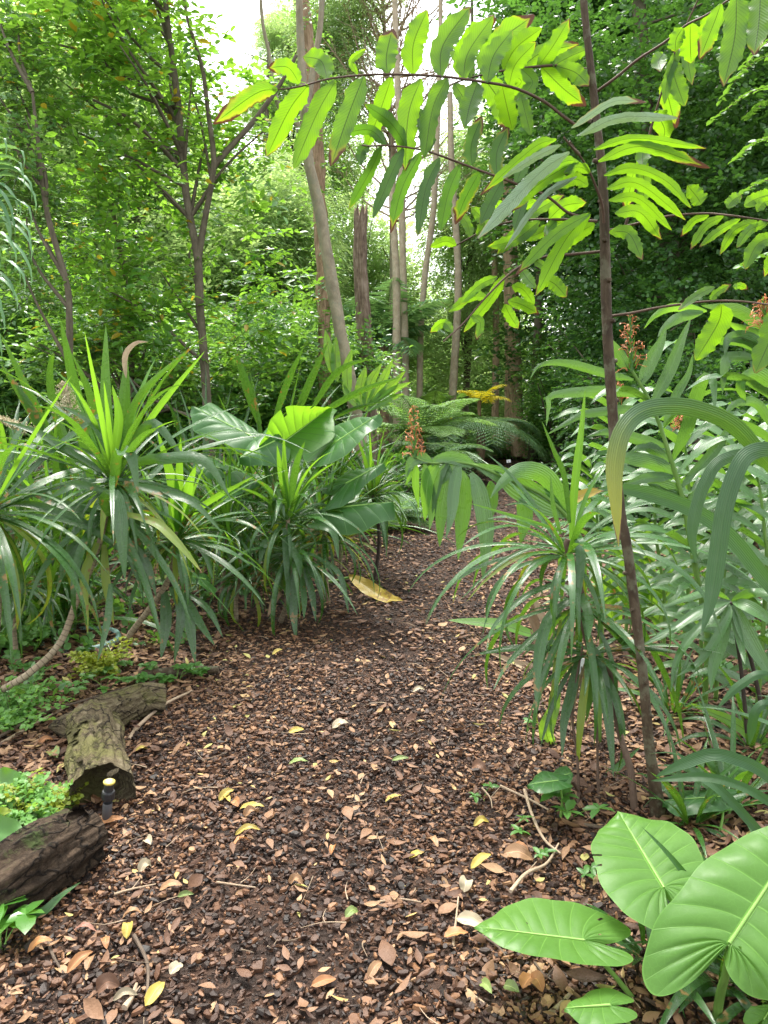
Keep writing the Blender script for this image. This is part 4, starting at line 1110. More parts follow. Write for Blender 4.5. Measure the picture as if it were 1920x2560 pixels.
# yellow collapsed leaf lying on the path edge
yl = thing('fallen_yellow_leaf', G(5, 1150, 1540), 'long half-yellow half-green drooping leaf lying on the mulch at the left edge of the path', 'leaf')
M_yell = leaf_mat('yellowed_leaf', (.20, .15, .02), (.42, .30, .04), (.4, .3, .04), tf=.2, vein=(.4, .34, .12), style='leaflet', edge=.9, spots=.5, rough=.5)
mb = MB(); blade(mb, [W(5, 1000, 1395, 5.5), W(5, 1090, 1455, 5.42), W(5, 1200, 1525, 5.28), W(5, 1325, 1545, 5.12)], .13, prof_lance, N=V(.15, -.9, .8), fold=.35, wave=.06, rag=.1, nw=7, n=22, seed=3); obj('blade', mb, M_yell, yl)
mb = MB(); tube(mb, [W(5, 1010, 1405, 5.5), W(5, 900, 1430, 5.5), W(5, 820, 1425, 5.5)], [.01, .014], seg=8); obj('stalk', mb, M_greenstem, yl)

# small young heart-leaved plants on the right
for (lab, foot, dd, leaves) in [
    ('young elephant ear with two dull green leaves on one thin upright stalk', (500, 1180), 2.47, [((490, 1000), (335, 1020), (430, 940), (460, 1040), 0), ((490, 985), (560, 960), (500, 920), (520, 1030), .05)]),
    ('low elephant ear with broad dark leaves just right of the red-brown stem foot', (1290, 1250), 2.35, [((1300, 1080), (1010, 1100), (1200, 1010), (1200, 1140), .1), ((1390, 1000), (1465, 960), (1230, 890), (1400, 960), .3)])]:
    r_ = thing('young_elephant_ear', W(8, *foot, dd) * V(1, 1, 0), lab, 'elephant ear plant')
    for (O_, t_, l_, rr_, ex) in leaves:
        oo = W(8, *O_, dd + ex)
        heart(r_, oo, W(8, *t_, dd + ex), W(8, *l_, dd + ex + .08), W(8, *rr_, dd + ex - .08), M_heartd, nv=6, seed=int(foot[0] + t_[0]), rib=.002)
        petiole(r_, [oo, (oo + W(8, *foot, dd)) / 2 + V(.01, 0, 0), W(8, *foot, dd) * V(1, 1, 0)], [.003, .006])

# ------------------------------------------------------------------ cordylines on the left
def hero(root, c, pts, w, mat, d0, d1=None, **kw):
    P = Ws(c, pts, d0, d1); w = w * .88
    mb = MB(); kw.setdefault('face', .75); kw.setdefault('fold', .22); kw.setdefault('nw', 5); kw.setdefault('n', 18)
    blade(mb, P, px(c, w, d0), kw.pop('prof', prof_lance if False else prof_strap), **kw)
    return obj('leaf', mb, mat, root)
g = np.random.RandomState(101)
DL = 3.75
ca = thing('cordyline', W(4, 10, 2330, 3.3) * V(1, 1, 0), 'largest cordyline, its long ringed bare cane leaning in from the lower left', 'cordyline')
mb = MB(); tube(mb, [W(4, -40, 2300, 3.35), W(4, 180, 2170, 3.4), W(4, 370, 1980, 3.5), W(4, 480, 1700, 3.58), W(4, 560, 1520, 3.62), W(4, 620, 1340, 3.68), W(4, 660, 1150, DL), W(4, 700, 980, DL), W(4, 720, 880, DL)], [.017, .016, .015, .014, .014, .013], seg=12, n=130, ridge=.05, bump=.05)
obj('cane', mb, M_cane, ca)
cp = W(4, 700, 960, DL)
rosette(ca, g, cp, 80, .80, .031, STRAPS, elr=(1.4, -.6), bend=(.2, 1.6), wave=.015, face=.1)
rosette(ca, g, cp - V(.03, 0, .16), 20, .74, .042, (M_strap, M_strap, M_strapp), elr=(-.2, -1.0), bend=(.9, .7), wave=.015, face=.2)
for pts, w, m, dd in [([(700, 850), (730, 600), (690, 400)], 60, M_strapy, 0), ([(700, 880), (650, 500), (650, 30)], 75, M_strap, .1), ([(720, 880), (760, 560), (780, 220)], 95, M_strap, .1), ([(740, 860), (840, 500), (1140, 190)], 55, M_strap, .0),
                      ([(760, 870), (960, 560), (1260, 190)], 45, M_strapy, .1), ([(690, 860), (580, 640), (380, 530)], 70, M_strap, -.05), ([(690, 1030), (730, 830), (760, 808), (810, 850), (848, 1070)], 88, M_strap, -.25), ([(680, 1200), (640, 1110), (700, 1075), (735, 1200), (768, 1600)], 100, M_strap, -.3),
                      ([(780, 890), (1000, 850), (1250, 860), (1420, 1100)], 85, M_strap, -.15), ([(760, 1000), (960, 1050), (1180, 1120), (1370, 1310)], 60, M_strap, -.2), ([(770, 1190), (960, 1250), (1100, 1380), (1245, 1555)], 62, M_strapp, -.3),
                      ([(690, 950), (500, 860), (250, 700), (0, 615)], 60, M_strap, 0), ([(680, 1060), (480, 1010), (400, 1040), (250, 1130)], 55, M_strap, -.2), ([(650, 1200), (350, 1120), (0, 970)], 70, M_strap, 0), ([(620, 1290), (350, 1180), (150, 1130), (-30, 1150)], 65, M_strap, -.1),
                      ([(760, 870), (900, 650), (990, 665), (1170, 920)], 65, M_strap, -.05), ([(600, 1370), (520, 1580), (540, 1930)], 62, M_strapp, -.15), ([(640, 1380), (650, 1600), (700, 1880)], 60, M_strapp, -.1), ([(560, 1340), (430, 1420), (350, 1660)], 60, M_strap, -.1),
                      ([(820, 1080), (850, 1400), (960, 1880)], 75, M_strap, .1), ([(780, 1340), (900, 1500), (960, 1700)], 60, M_strap, 0), ([(680, 880), (480, 800), (170, 760)], 45, M_strap, .1), ([(680, 1620), (660, 1850), (600, 2100)], 50, M_strap, -.2)]:
    hero(ca, 4, pts, w, m, DL + dd, DL + dd * 1.5 - .05, seed=g.randint(1 << 30))
obj('burnt_tip', (lambda m_: (blade(m_, Ws(4, [(775, 360), (768, 250), (785, 190), (840, 140), (910, 135)], DL + .08), .03, prof_lance, face=.8, fold=.5, n=12, seed=1), m_)[1])(MB()), M_dry, ca)
# flower panicles at the far left
def panicle(lab, c, foot, top, d, size, seed):
    g = np.random.RandomState(seed)
    r = thing('flower_panicle', W(c, *foot, d), lab, 'flower head')
    a_, b_ = W(c, *foot, d), W(c, *top, d)
    mb = MB(); tube(mb, [a_, b_], [.005, .002], seg=6)
    fl = MB()
    for i in range(46):
        t = .25 + .75 * i / 46
        p = a_ + (b_ - a_) * t
        d_ = nrm(V(math.cos(i * 2.4), math.sin(i * 2.4), .45)); L = size * (1.15 - t) * g.uniform(.7, 1.1)
        tube(mb, [p, p + d_ * L], [.0015, .0008], seg=4, n=4, caps=False)
        for q in range(16):
            s_ = (q + 1) / 16
            z = p + d_ * L * s_ + g.normal(0, .006, 3)
            for m in range(3):
                X = nrm(g.normal(0, 1, 3)); Y = nrm(np.cross(X, g.normal(0, 1, 3)))
                fl.add(np.array([z, z + X * .006 + Y * .0025, z + X * .009, z + X * .006 - Y * .0025]), [(0, 1, 2, 3)], rnd=g.rand())
    obj('stem', mb, M_greenstem, r); obj('florets', fl, plain_mat('cream_floret', (.5, .43, .28), .7, n=.3), r)
panicle('feathery cream flower panicle standing up among the tallest left lily leaves', 4, (470, 720), (385, 385), 4.3, .14, 1)
panicle('low cream flower panicle at the left edge, bending sideways', 4, (200, 720), (-10, 600), 4.0, .09, 2)

g = np.random.RandomState(102)
cb_ = thing('cordyline', G(4, 770, 2080), 'cordyline on a short leaning pale cane, limp dark leaves hanging to the mulch', 'cordyline')
D2 = 4.1
mb = MB(); tube(mb, [W(4, 760, 2090, D2 + .04), W(4, 790, 1950, D2 + .02), W(4, 900, 1800, D2), W(4, 1000, 1660, D2), W(4, 1060, 1520, D2), W(4, 1090, 1300, D2)], [.018, .016, .015, .013], seg=10, n=70, ridge=.06); obj('cane', mb, M_cane, cb_)
rosette(cb_, g, W(4, 1080, 1330, D2), 60, .56, .034, STRAPS, elr=(1.3, -.6), bend=(.3, 1.5))
for pts, w, m in [([(1090, 1310), (1070, 1050), (970, 690)], 75, M_strapy), ([(1090, 1310), (1100, 1000), (1110, 720)], 62, M_strapy), ([(1110, 1280), (1150, 1060), (1205, 890)], 75, M_strapy), ([(1010, 1670), (1020, 1850), (990, 2080)], 80, M_strap), ([(1050, 1640), (1110, 1800), (1070, 2110)], 60, M_strap),
                  ([(1100, 1660), (1160, 1850), (1200, 2110)], 75, M_strap), ([(1130, 1680), (1220, 1850), (1320, 2000)], 58, M_strap), ([(1150, 1680), (1280, 1780), (1370, 1950)], 45, M_strap), ([(1100, 1250), (1280, 1120), (1560, 960)], 45, M_strapy), ([(1120, 1350), (1250, 1420), (1310, 1600)], 50, M_strap)]:
    hero(cb_, 4, pts, w, m, D2, D2 - .15, seed=g.randint(1 << 30))
g = np.random.RandomState(103)
cc = thing('cordyline', G(5, 600, 1670), 'grey-green cordyline with two tiers of drooping leaves, nearest the yellow collapsed leaf', 'cordyline')
D3 = 4.8
mb = MB(); tube(mb, [W(5, 595, 1670, D3 + .09), W(5, 640, 1530, D3), W(5, 650, 1300, D3), W(5, 640, 1150, D3), W(5, 640, 1000, D3)], [.018, .016, .015, .013], seg=10, n=60, ridge=.06); obj('cane', mb, M_cane, cc)
rosette(cc, g, W(5, 640, 1040, D3), 46, .66, .030, STRAPS, elr=(1.4, -.2), bend=(.3, 2.0))
rosette(cc, g, W(5, 650, 1250, D3), 40, .58, .031, (M_strap, M_strap, M_strapp), elr=(.5, -.9), bend=(1.0, 1.3))
for pts, w, m in [([(640, 1000), (600, 800), (575, 620)], 45, M_strapy), ([(640, 1000), (620, 780), (615, 540)], 36, M_strapy), ([(650, 980), (690, 740), (740, 600)], 50, M_strap), ([(640, 1060), (560, 980), (590, 960), (540, 1120)], 45, M_strap), ([(560, 1090), (540, 970), (600, 955), (620, 1060)], 40, M_strap),
                  ([(670, 1200), (660, 1240), (700, 1300), (715, 1420)], 55, M_strap), ([(680, 1350), (670, 1550), (688, 1790)], 62, M_strap), ([(560, 1180), (500, 1210), (470, 1330)], 50, M_strap), ([(620, 1120), (630, 1250), (630, 1450)], 50, M_strap), ([(740, 1350), (780, 1500), (805, 1670)], 48, M_strap), ([(720, 1400), (735, 1530), (735, 1650)], 45, M_strap),
                  ([(760, 1100), (900, 1130), (940, 1300)], 50, M_strap), ([(850, 1300), (950, 1400), (1000, 1620)], 40, M_strap), ([(600, 1500), (560, 1540), (520, 1640)], 45, M_dry)]:
    hero(cc, 5, pts, w, m, D3 - .1, D3 - .25, seed=g.randint(1 << 30))
g = np.random.RandomState(104)
def cord(lab, c, foot, crown_, d, n, L, w, seed, elr=(1.4, -.5), bend=(.3, 1.8), cane=M_cane, r=.013, mats=STRAPS, name='cordyline', cat='cordyline', merged=False, cm=None):
    g = np.random.RandomState(seed)
    f = W(c, *foot, d); f[2] = float(gz(f[0], f[1]))
    cr = W(c, *crown_, d)
    rt = thing(name, f, lab, cat)
    mb = MB(); tube(mb, [f - V(0, 0, .03), (f + cr) / 2 + g.normal(0, .03, 3) * V(1, 1, 0), cr], [r * 1.2, r], seg=8, n=40, ridge=.05); obj('cane', mb, cane, rt)
    if merged:
        m_ = MB(); rosette(rt, g, cr, n, L, w, mats, elr, bend, merged=m_); obj('leaves', m_, cm or mats[0], rt)
    else: rosette(rt, g, cr, n, L, w, mats, elr, bend)
    return rt
M_darkcane = bark_mat('dark_cane', (.02, .016, .013), (.05, .038, .03), (.09, .07, .055), su=3, sv=10, rough=.85)
cord('slim-leaved cordyline on a thin dark stem in front of the leaning pale trunk', 5, (1150, 1370), (1140, 900), 6.1, 83, 0.69, 0.029, 1, cane=M_darkcane)
cord('low bushy cordyline with fine leaves at the left edge, left of the long ringed cane', 4, (90, 1900), (90, 1640), 4.0, 57, 0.48, 0.021, 2)
cord('big cordyline mostly off the left edge with dark blotched hanging leaves', 4, (-120, 2000), (-80, 1150), 3.5, 64, 0.86, 0.041, 3, elr=(1.2, -.9))
cord('fine-leaved cordyline deep in the left bed behind the smaller pale-caned one', 4, (1340, 1700), (1400, 1270), 5.0, 83, 0.67, 0.021, 4)
cord('fine-leaved cordyline behind the middle elephant ear, nearest the leaning trunk', 5, (950, 1250), (930, 800), 6.5, 83, 0.71, 0.026, 5)
cord('grassy cordyline under the drooping elephant ear leaf close to the path edge', 5, (880, 1420), (850, 1120), 5.3, 76, 0.63, 0.023, 6)
cord('fine-leaved cordyline in deep shade left of the elephant ear stalks', 5, (280, 1350), (260, 1050), 5.5, 83, 0.69, 0.023, 7)
cord('dense grassy cordyline behind the crown of the largest cordyline', 4, (300, 1800), (330, 1250), 4.9, 76, 0.71, 0.028, 8)
cord('dense grassy cordyline behind the left panicles', 4, (100, 1700), (60, 1020), 5.2, 76, 0.80, 0.030, 9)
cord('slender cordyline behind the middle one with leaves lit at the edges', 5, (420, 1250), (430, 900), 6.0, 83, 0.71, 0.025, 10)
cord('low tuft of strap leaves in shade beneath the panicles', 4, (330, 1900), (360, 1600), 4.6, 64, 0.57, 0.025, 12)
cord('low tuft of strap leaves behind the short pale cane', 4, (1450, 1750), (1480, 1560), 4.9, 64, 0.55, 0.025, 13)
# tall lilies with broad upright straps
def lily(lab, c, foot, d, n, L, w, seed, heroes=(), elr=(1.5, .5), bend=(.1, 1.3)):
    g = np.random.RandomState(seed)
    f = W(c, *foot, d); f[2] = float(gz(f[0], f[1]))
    rt = thing('giant_lily', f, lab, 'lily')
    rosette(rt, g, f + V(0, 0, .12), min(66, int(n * 1.9)), L * 1.12, w * .62, (M_strap, M_strap, M_strapp), elr, bend, fold=.35, spread=.08)
    for h in heroes: hero(rt, c, *h[:1], h[1], M_strap, d - .1, d - .3, seed=g.randint(1 << 30), face=.6, fold=.35)
    return rt
lily('giant lily clump with the tallest dark strap leaves, far left behind the largest cordyline', 4, (330, 1250), 4.6, 26, 1.25, .075, 1,
     [([(420, 1000), (270, 700), (0, 260)], 90), ([(440, 1000), (220, 550), (0, 80)], 70), ([(560, 1000), (460, 450), (370, -10)], 85), ([(480, 1000), (320, 480), (320, 230), (390, 260)], 60), ([(600, 900), (560, 500), (440, 200)], 60)])
lily('giant lily clump with upright and arching dark strap leaves behind the middle elephant ear', 5, (560, 900), 6.6, 34, 1.45, .08, 2,
     [([(470, 500), (400, 300), (325, 55)], 65), ([(680, 480), (760, 280), (880, 5)], 55), ([(560, 480), (640, 250), (735, 35)], 50), ([(790, 400), (900, 230), (1000, 150), (1130, 112)], 50), ([(780, 480), (950, 370), (1130, 280), (1310, 220)], 50), ([(900, 480), (1000, 420), (1230, 355)], 30)])
lily('giant lily clump in the shade left of the forked tree foot', 5, (150, 900), 6.9, 34, 1.4, .07, 3)
lily('giant lily clump in shade at the left edge behind the others', 4, (0, 1150), 6.3, 26, 1.3, .07, 4)
lily('giant lily clump at the back between the slim trunk and forked tree', 4, (620, 900), 7.5, 26, 1.2, .075, 5)
lily('giant lily clump with lower leaves in front of the leaning trunk foot', 5, (930, 720), 7.6, 28, 1.1, .06, 6)
# far-left palm fan entering the frame
g = np.random.RandomState(111)
fp = thing('fan_palm', V(-3.9, 5.2, 0), 'grey-green fan palm fronds with drooping tips entering at the left edge', 'palm')
mb = MB(); tube(mb, [V(-3.9, 5.2, 0), W(0, -110, 480, 5.4)], [.09, .06], seg=10, bump=.15); obj('trunk', mb, M_rough, fp)
for (cx, cy, az0) in [(-90, 400, -.5), (-85, 500, -.9), (-95, 600, -1.2)]:
    mb = MB(); o_ = W(0, cx, cy, 5.1)
    for i in range(15):
        a_ = az0 + (i - 7) * .17
        dr = V(math.cos(a_), -.15 + g.uniform(-.2, .2), math.sin(a_) + .5)
        L = g.uniform(.42, .6)
        p1 = o_ + nrm(dr) * L * .6; p2 = p1 + nrm(dr + V(0, 0, -.9)) * L * .35; p3 = p2 + V(.02, 0, -1) * L * .22
        blade(mb, [o_, p1, p2, p3], .035, prof_lance, face=.4, fold=.4, n=12, nw=3, seed=g.randint(1 << 30))
    obj('frond', mb, M_palm, fp)
    mb = MB(); tube(mb, [W(0, -110, 480, 5.4), o_], [.014, .008], seg=6); obj('frond_stalk', mb, M_greenstem, fp)

# ------------------------------------------------------------------ gingers on the right
def spike(root, c, foot, top, d, w, seed, full=1.0):
    """upright flower spike: green bracts with thin orange filaments"""
    g = np.random.RandomState(seed)
    a_, b_ = W(c, *foot, d), W(c, *top, d)
    gr, og = MB(), MB()
    tube(gr, [a_, b_], [.008, .004], seg=7)
    n = 34
    ax = nrm(b_ - a_); X0 = nrm(np.cross(ax, V(0, 1, 0))); Y0 = np.cross(ax, X0)
    for i in range(n):
        t = (i + .5) / n; p = a_ + (b_ - a_) * t
        az = i * 2.39996
        o_ = X0 * math.cos(az) + Y0 * math.sin(az)
        l = w * (1.1 - .75 * t)
        blade(gr, [p, p + o_ * l * .35 + ax * l * .3, p + o_ * l * .5 + ax * l * .75], .008, prof_lance, n=5, nw=3, fold=.6, seed=i)
        if g.rand() < full:
            for q in range(2):
                e = p + o_ * l * g.uniform(.8, 1.25) + ax * l * g.uniform(.0, .8) + g.normal(0, .004, 3)
                tube(og, [p + o_ * l * .3, (p + e) / 2 + ax * l * .25, e], [.0016, .0011], seg=4, n=6)
                blade(og, [e, e + g.normal(0, .005, 3) + ax * .004, e + g.normal(0, .008, 3) - ax * .008], .005, prof_lance, n=4, nw=3, seed=i + q)
    obj('flower_bracts', gr, M_seed, root); obj('flower_filaments', og, M_orange, root)
M_orange = leaf_mat('orange_filament', (.45, .14, .05), (.62, .24, .10), (.6, .25, .08), tf=.25, style='tree', rough=.5)

def ginger(lab, c, stem, d, leaves=(), nauto=12, L=.34, w=.05, seed=1, r=.011, t0=.3, side=(1, 0), droop=1.2, dd=0., flat=.7, mat=None, name='ginger_plant'):
    g = np.random.RandomState(seed)
    S = Ws(c, stem, d, d + dd)
    if S[0][2] > .05: S = [S[0] * V(1, 1, 0) + (S[0] - S[1]) * V(.3, .3, 0) - V(0, 0, .02)] + S
    P = spline(S, 80)
    f = P[0].copy(); f[2] = 0
    root = thing(name, f, lab, 'ginger')
    mb = MB(); tube(mb, S, [r, r * .9, r * .5], seg=10, n=70, ridge=.0, bump=.05); obj('stem', mb, M_greenstem, root)
    T = nrm(np.gradient(P, axis=0))
    for i in range(nauto):
        t = t0 + (1 - t0) * (i + .5) / nauto
        j = int(t * 79)
        s_ = 1 if i % 2 else -1
        az = g.normal(0, .45)
        out = nrm(V(s_ * math.cos(az), math.sin(az) * 1.0 + side[1], 0))
        p = P[j]
        d0 = nrm(T[j] * .75 + out * .8)
        l = L * g.uniform(.8, 1.1)
        pts = [p]
        q = p.copy(); dv = d0.copy()
        for k in range(5):
            q = q + dv * l / 5; pts.append(q.copy()); dv = nrm(dv - V(0, 0, .17 * droop) * (1 + k * .4))
        mb = MB(); blade(mb, pts, w * g.uniform(.85, 1.15), prof_lance, face=.45, fold=.22, wave=.03, n=16, nw=5, seed=g.randint(1 << 30), twist=g.uniform(-.4, .4))
        obj('leaf', mb, mat or M_ginger, root)
    for h in leaves:
        m = h[2] if len(h) > 2 else M_ginger
        e = h[3] if len(h) > 3 else 0
        Pq = Ws(c, h[0], d, d + e)
        mb = MB(); blade(mb, Pq, px(c, h[1], d) * 1.12, prof_ging, face=.9, fold=.2, wave=.02, n=20, nw=5, seed=g.randint(1 << 30)); obj('leaf', mb, m, root)
    return root
ga = ginger('tallest ginger with a thick leaning green stem, long blue-green leaves and a big orange-green spike', 6, [(1330, 1800), (1290, 1560), (1250, 1350), (1200, 1080), (1150, 900), (1085, 700), (1030, 560), (975, 460), (925, 380)], 3.35, [
    ([(935, 430), (780, 395), (570, 340), (430, 352), (378, 425)], 42, M_ginger), ([(1000, 520), (800, 490), (500, 512), (480, 560), (465, 680)], 50, M_ginger), ([(1050, 630), (900, 590), (700, 610), (640, 625), (460, 730)], 44, M_ginger),
    ([(970, 465), (1030, 330), (1085, 220), (1110, 140)], 62, M_ginger), ([(1035, 560), (1130, 380), (1200, 200), (1245, 95)], 58, M_ginger), ([(1100, 680), (1160, 520), (1230, 400), (1255, 290)], 42, M_ginger), ([(1145, 860), (1220, 700), (1260, 560), (1310, 430), (1360, 430), (1375, 610)], 62, M_ginger, -.3),
    ([(1110, 790), (960, 750), (800, 710), (680, 735)], 55, M_ginger), ([(1130, 870), (1010, 790), (910, 820)], 55, M_ginger), ([(1170, 950), (1050, 880), (900, 850), (750, 850)], 72, M_ginger), ([(1190, 1010), (1330, 860), (1420, 740), (1470, 600)], 50, M_ginger), ([(1190, 1040), (1100, 1010), (1000, 975)], 80, M_ginger),
    ([(1150, 950), (1000, 960), (860, 1010)], 50, M_ginger), ([(1210, 1120), (1320, 1000), (1370, 900), (1380, 820)], 50, M_ginger), ([(900, 370), (850, 290), (815, 210)], 60, M_ginger)], nauto=12, L=.4, w=.046, seed=1, t0=.2, r=.014)
spike(ga, 6, (925, 385), (915, 75), 3.35, .058, 1, .85)
gb = ginger('thinner ginger stem with a short budding orange spike, right of the tallest ginger', 6, [(1300, 1700), (1265, 1350), (1240, 1100), (1225, 900), (1210, 760), (1195, 690)], 3.7, nauto=26, L=.42, w=.048, seed=2, t0=.25)
spike(gb, 6, (1200, 700), (1185, 630), 3.7, .045, 2, .7)
gc = ginger('ginger behind the red-brown stem, its small orange spike just showing', 6, [(900, 1500), (880, 1100), (860, 750), (850, 560)], 4.3, nauto=24, L=.42, w=.048, seed=3, t0=.25)
spike(gc, 6, (855, 570), (848, 455), 4.3, .05, 3, .8)
gd = ginger('ginger at the right edge with folded bright leaves and a red-orange spike', 6, [(1750, 1500), (1740, 1100), (1720, 700), (1690, 350), (1640, 160)], 3.1, [
    ([(1330, 60), (1150, 40), (1050, 85), (990, 155)], 40, M_strapy), ([(1310, 65), (1180, 95), (1100, 150), (1065, 200)], 50, M_ginger), ([(1659, 290), (1560, 210), (1450, 205), (1425, 300)], 62, M_ginger), ([(1600, 310), (1470, 305), (1430, 330), (1412, 510)], 48, M_ginger), ([(1690, 460), (1600, 400), (1510, 400)], 80, M_ginger),
    ([(1640, 160), (1500, 60), (1300, 30)], 60, M_ginger), ([(1659, 220), (1560, 180), (1440, 120)], 55, M_strapy), ([(1530, 400), (1510, 470), (1540, 555)], 42, M_strapy), ([(1690, 700), (1600, 560), (1480, 560), (1400, 660)], 45, M_ginger)], nauto=16, L=.42, w=.048, seed=4, t0=.2)
spike(gd, 6, (1660, 180), (1630, 0), 3.0, .06, 4, 1.)
for i, (stem, d, lab) in enumerate([
    ([(1560, 1600), (1520, 1200), (1500, 900), (1520, 650)], 3.9, 'leafy ginger without flowers behind the great grey-green arching straps'),
    ([(1100, 1600), (1060, 1300), (1040, 1050), (1020, 880)], 4.2, 'leafy ginger without flowers behind the crossing pale strap, centre right'),
    ([(1420, 1500), (1430, 1200), (1460, 1000), (1500, 850)], 3.5, 'leafy ginger with the palest leaves, low between the flowering gingers and the right edge'),
    ([(760, 1500), (740, 1200), (720, 1000), (700, 860)], 4.6, 'low leafy ginger at the right edge of the path behind the striped cordyline'),
    ([(1650, 1500), (1640, 1250), (1620, 1050), (1600, 950)], 3.2, 'leafy ginger crowding the right edge below the budding spikes'),
    ([(1250, 1400), (1330, 1150), (1400, 950), (1440, 760)], 4.5, 'far leafy ginger against the dark shrubs')]):
    ginger(lab, 6, stem, d, nauto=30, L=.42, w=.046, seed=20 + i, t0=.08)
gl = ginger('ginger bending left across the path, broad leaves hanging from its arch, orange end spike', 6, [(760, 1700), (700, 1400), (600, 1200), (460, 1060), (250, 960), (80, 890), (-60, 870), (-130, 880), (-200, 868), (-241, 845)], 3.1, [
    ([(-60, 890), (-75, 980), (-100, 1150), (-110, 1330)], 70, M_ginger), ([(-20, 900), (20, 1000), (10, 1180), (-10, 1400)], 80, M_ginger), ([(-190, 880), (-180, 960), (-150, 1100), (-165, 1240)], 55, M_ginger),
    ([(570, 1160), (400, 1060), (230, 950), (60, 880)], 125, M_ginger), ([(570, 1150), (470, 960), (330, 915), (230, 980), (165, 1065)], 88, M_ginger, -.1), ([(60, 930), (100, 1020), (140, 1250), (122, 1505)], 82, M_ginger, -.1), ([(165, 975), (172, 1080), (152, 1210)], 62, M_ginger), ([(340, 1045), (350, 1160), (328, 1310)], 78, M_ginger),
    ([(-30, 880), (-70, 930), (-110, 1000)], 60, M_ginger), ([(0, 870), (-30, 1000), (-45, 1150), (-75, 1280)], 58, M_ginger, -.1), ([(-60, 880), (-110, 950), (-150, 1150)], 45, M_ginger), ([(80, 890), (-40, 850), (-130, 860), (-150, 900)], 62, M_ginger), ([(-110, 870), (-170, 960), (-185, 1120), (-190, 1190)], 62, M_strapy), 
    ([(-150, 870), (-210, 850), (-265, 880), (-290, 960)], 55, M_ginger), ([(-235, 880), (-240, 980), (-222, 1120)], 36, M_strapy), ([(-270, 900), (-275, 960), (-295, 1000)], 22, M_strapy)], nauto=0, r=.010)
spike(gl, 6, (-241, 848), (-252, 575), 3.1, .040, 7, 1.)

# ------------------------------------------------------------------ cordylines and great straps on the right
ra = thing('cordyline', W(8, 860, 1150, 2.52) * V(1, 1, 0), 'striped cordyline with glowing upright centre leaves and two drooping tiers, right of the path', 'cordyline')
g = np.random.RandomState(201)
DR = 2.8
mb = MB(); tube(mb, [W(8, 870, 1150, 2.52), W(8, 850, 950, 2.58), W(8, 800, 780, 2.65), W(8, 765, 600, 2.72), W(8, 760, 480, DR), W(8, 640, 320, DR), W(8, 600, 60, DR), W(6, 580, 1340, DR), W(6, 585, 1290, DR)], [.014, .012, .012, .014, .013], seg=10, n=90, ridge=.05, bump=.05); obj('cane', mb, M_brownstem, ra)
for pts in ([(590, 1150), (585, 900), (560, 640), (610, 330)], [(720, 1270), (690, 1050), (680, 700), (650, 350)], [(560, 1000), (660, 1180), (720, 1280)]):
    mb = MB(); tube(mb, Ws(8, pts, 2.55, DR), [.006, .004], seg=7, n=24); obj('side_stem', mb, M_brownstem, ra)
rosette(ra, g, W(6, 580, 1340, DR), 46, .60, .027, (M_strap, M_strap, M_strapp), elr=(.85, -.35), bend=(.8, 1.9), wave=.01)
rosette(ra, g, W(8, 600, 110, DR), 20, .58, .03, (M_strap, M_strap, M_strapp), elr=(.3, -.8), bend=(1.1, 1.2), face=.2)
rosette(ra, g, W(8, 650, 350, DR), 24, .5, .03, (M_strap, M_strap, M_strapp), elr=(.4, -.8), bend=(.9, 1.2))
for c, pts, w, m, e in [(6, [(600, 1290), (620, 1000), (655, 700), (675, 480)], 52, M_strapy, 0), (6, [(590, 1200), (560, 950), (500, 800), (440, 650)], 36, M_strap, 0), (6, [(540, 1260), (500, 1100), (488, 940)], 30, M_ginger, 0), (6, [(610, 1280), (680, 1060), (780, 880)], 26, M_strapy, .1),
                        (6, [(570, 1250), (320, 1175), (45, 1092)], 24, M_strapy, -.1), (6, [(620, 1300), (640, 1285), (650, 1400), (640, 1640)], 58, M_strap, -.2), (6, [(550, 1330), (400, 1330), (200, 1430), (0, 1616)], 26, M_strap, -.1), (6, [(550, 1350), (330, 1380), (150, 1500), (30, 1630)], 24, M_strapp, -.1),
                        (6, [(560, 1370), (400, 1420), (300, 1560)], 30, M_strap, -.2), (8, [(520, 0), (330, 80), (170, 230), (130, 360)], 34, M_strap, -.2), (8, [(540, 100), (440, 200), (390, 400), (380, 660)], 62, M_strap, -.25), (8, [(500, 170), (350, 300), (230, 430), (165, 550)], 34, M_strap, -.2),
                        (8, [(590, 380), (555, 560), (520, 700), (508, 880)], 58, M_strap, -.2), (8, [(640, 300), (700, 430), (740, 700), (765, 985)], 62, M_strap, -.25), (8, [(600, 60), (640, 180), (640, 300)], 52, M_ginger, -.3), (8, [(640, 400), (650, 550), (628, 710)], 40, M_strapy, -.1),
                        (8, [(560, 430), (470, 600), (400, 830)], 30, M_strap, -.1), (8, [(660, 160), (800, 300), (960, 480), (1020, 620)], 40, M_strap, .2), (8, [(700, 0), (830, 120), (1060, 560), (1120, 830)], 38, M_strap, .2), (8, [(600, 1060), (720, 990), (900, 830)], 50, M_strap, 0),
                        (8, [(720, 480), (760, 500), (750, 560)], 30, M_dry, 0), (8, [(500, 200), (480, 400), (450, 610)], 30, M_strapp, -.1), (8, [(660, 320), (580, 560), (545, 780)], 22, M_dry, .05), (6, [(600, 1250), (690, 1090), (650, 1060), (565, 1130)], 0.1, M_strap, 0)][:-1]:
    hero(ra, c, pts, w, m, DR, DR + e, seed=g.randint(1 << 30), face=.7)
yv = MB(); blade(yv, Ws(6, [(560, 1140), (620, 1070), (730, 1030), (790, 1020)], 3.3), .05, prof_lance, face=.8, fold=.3, seed=2); obj('yellow_leaf', yv, M_yell, ra)

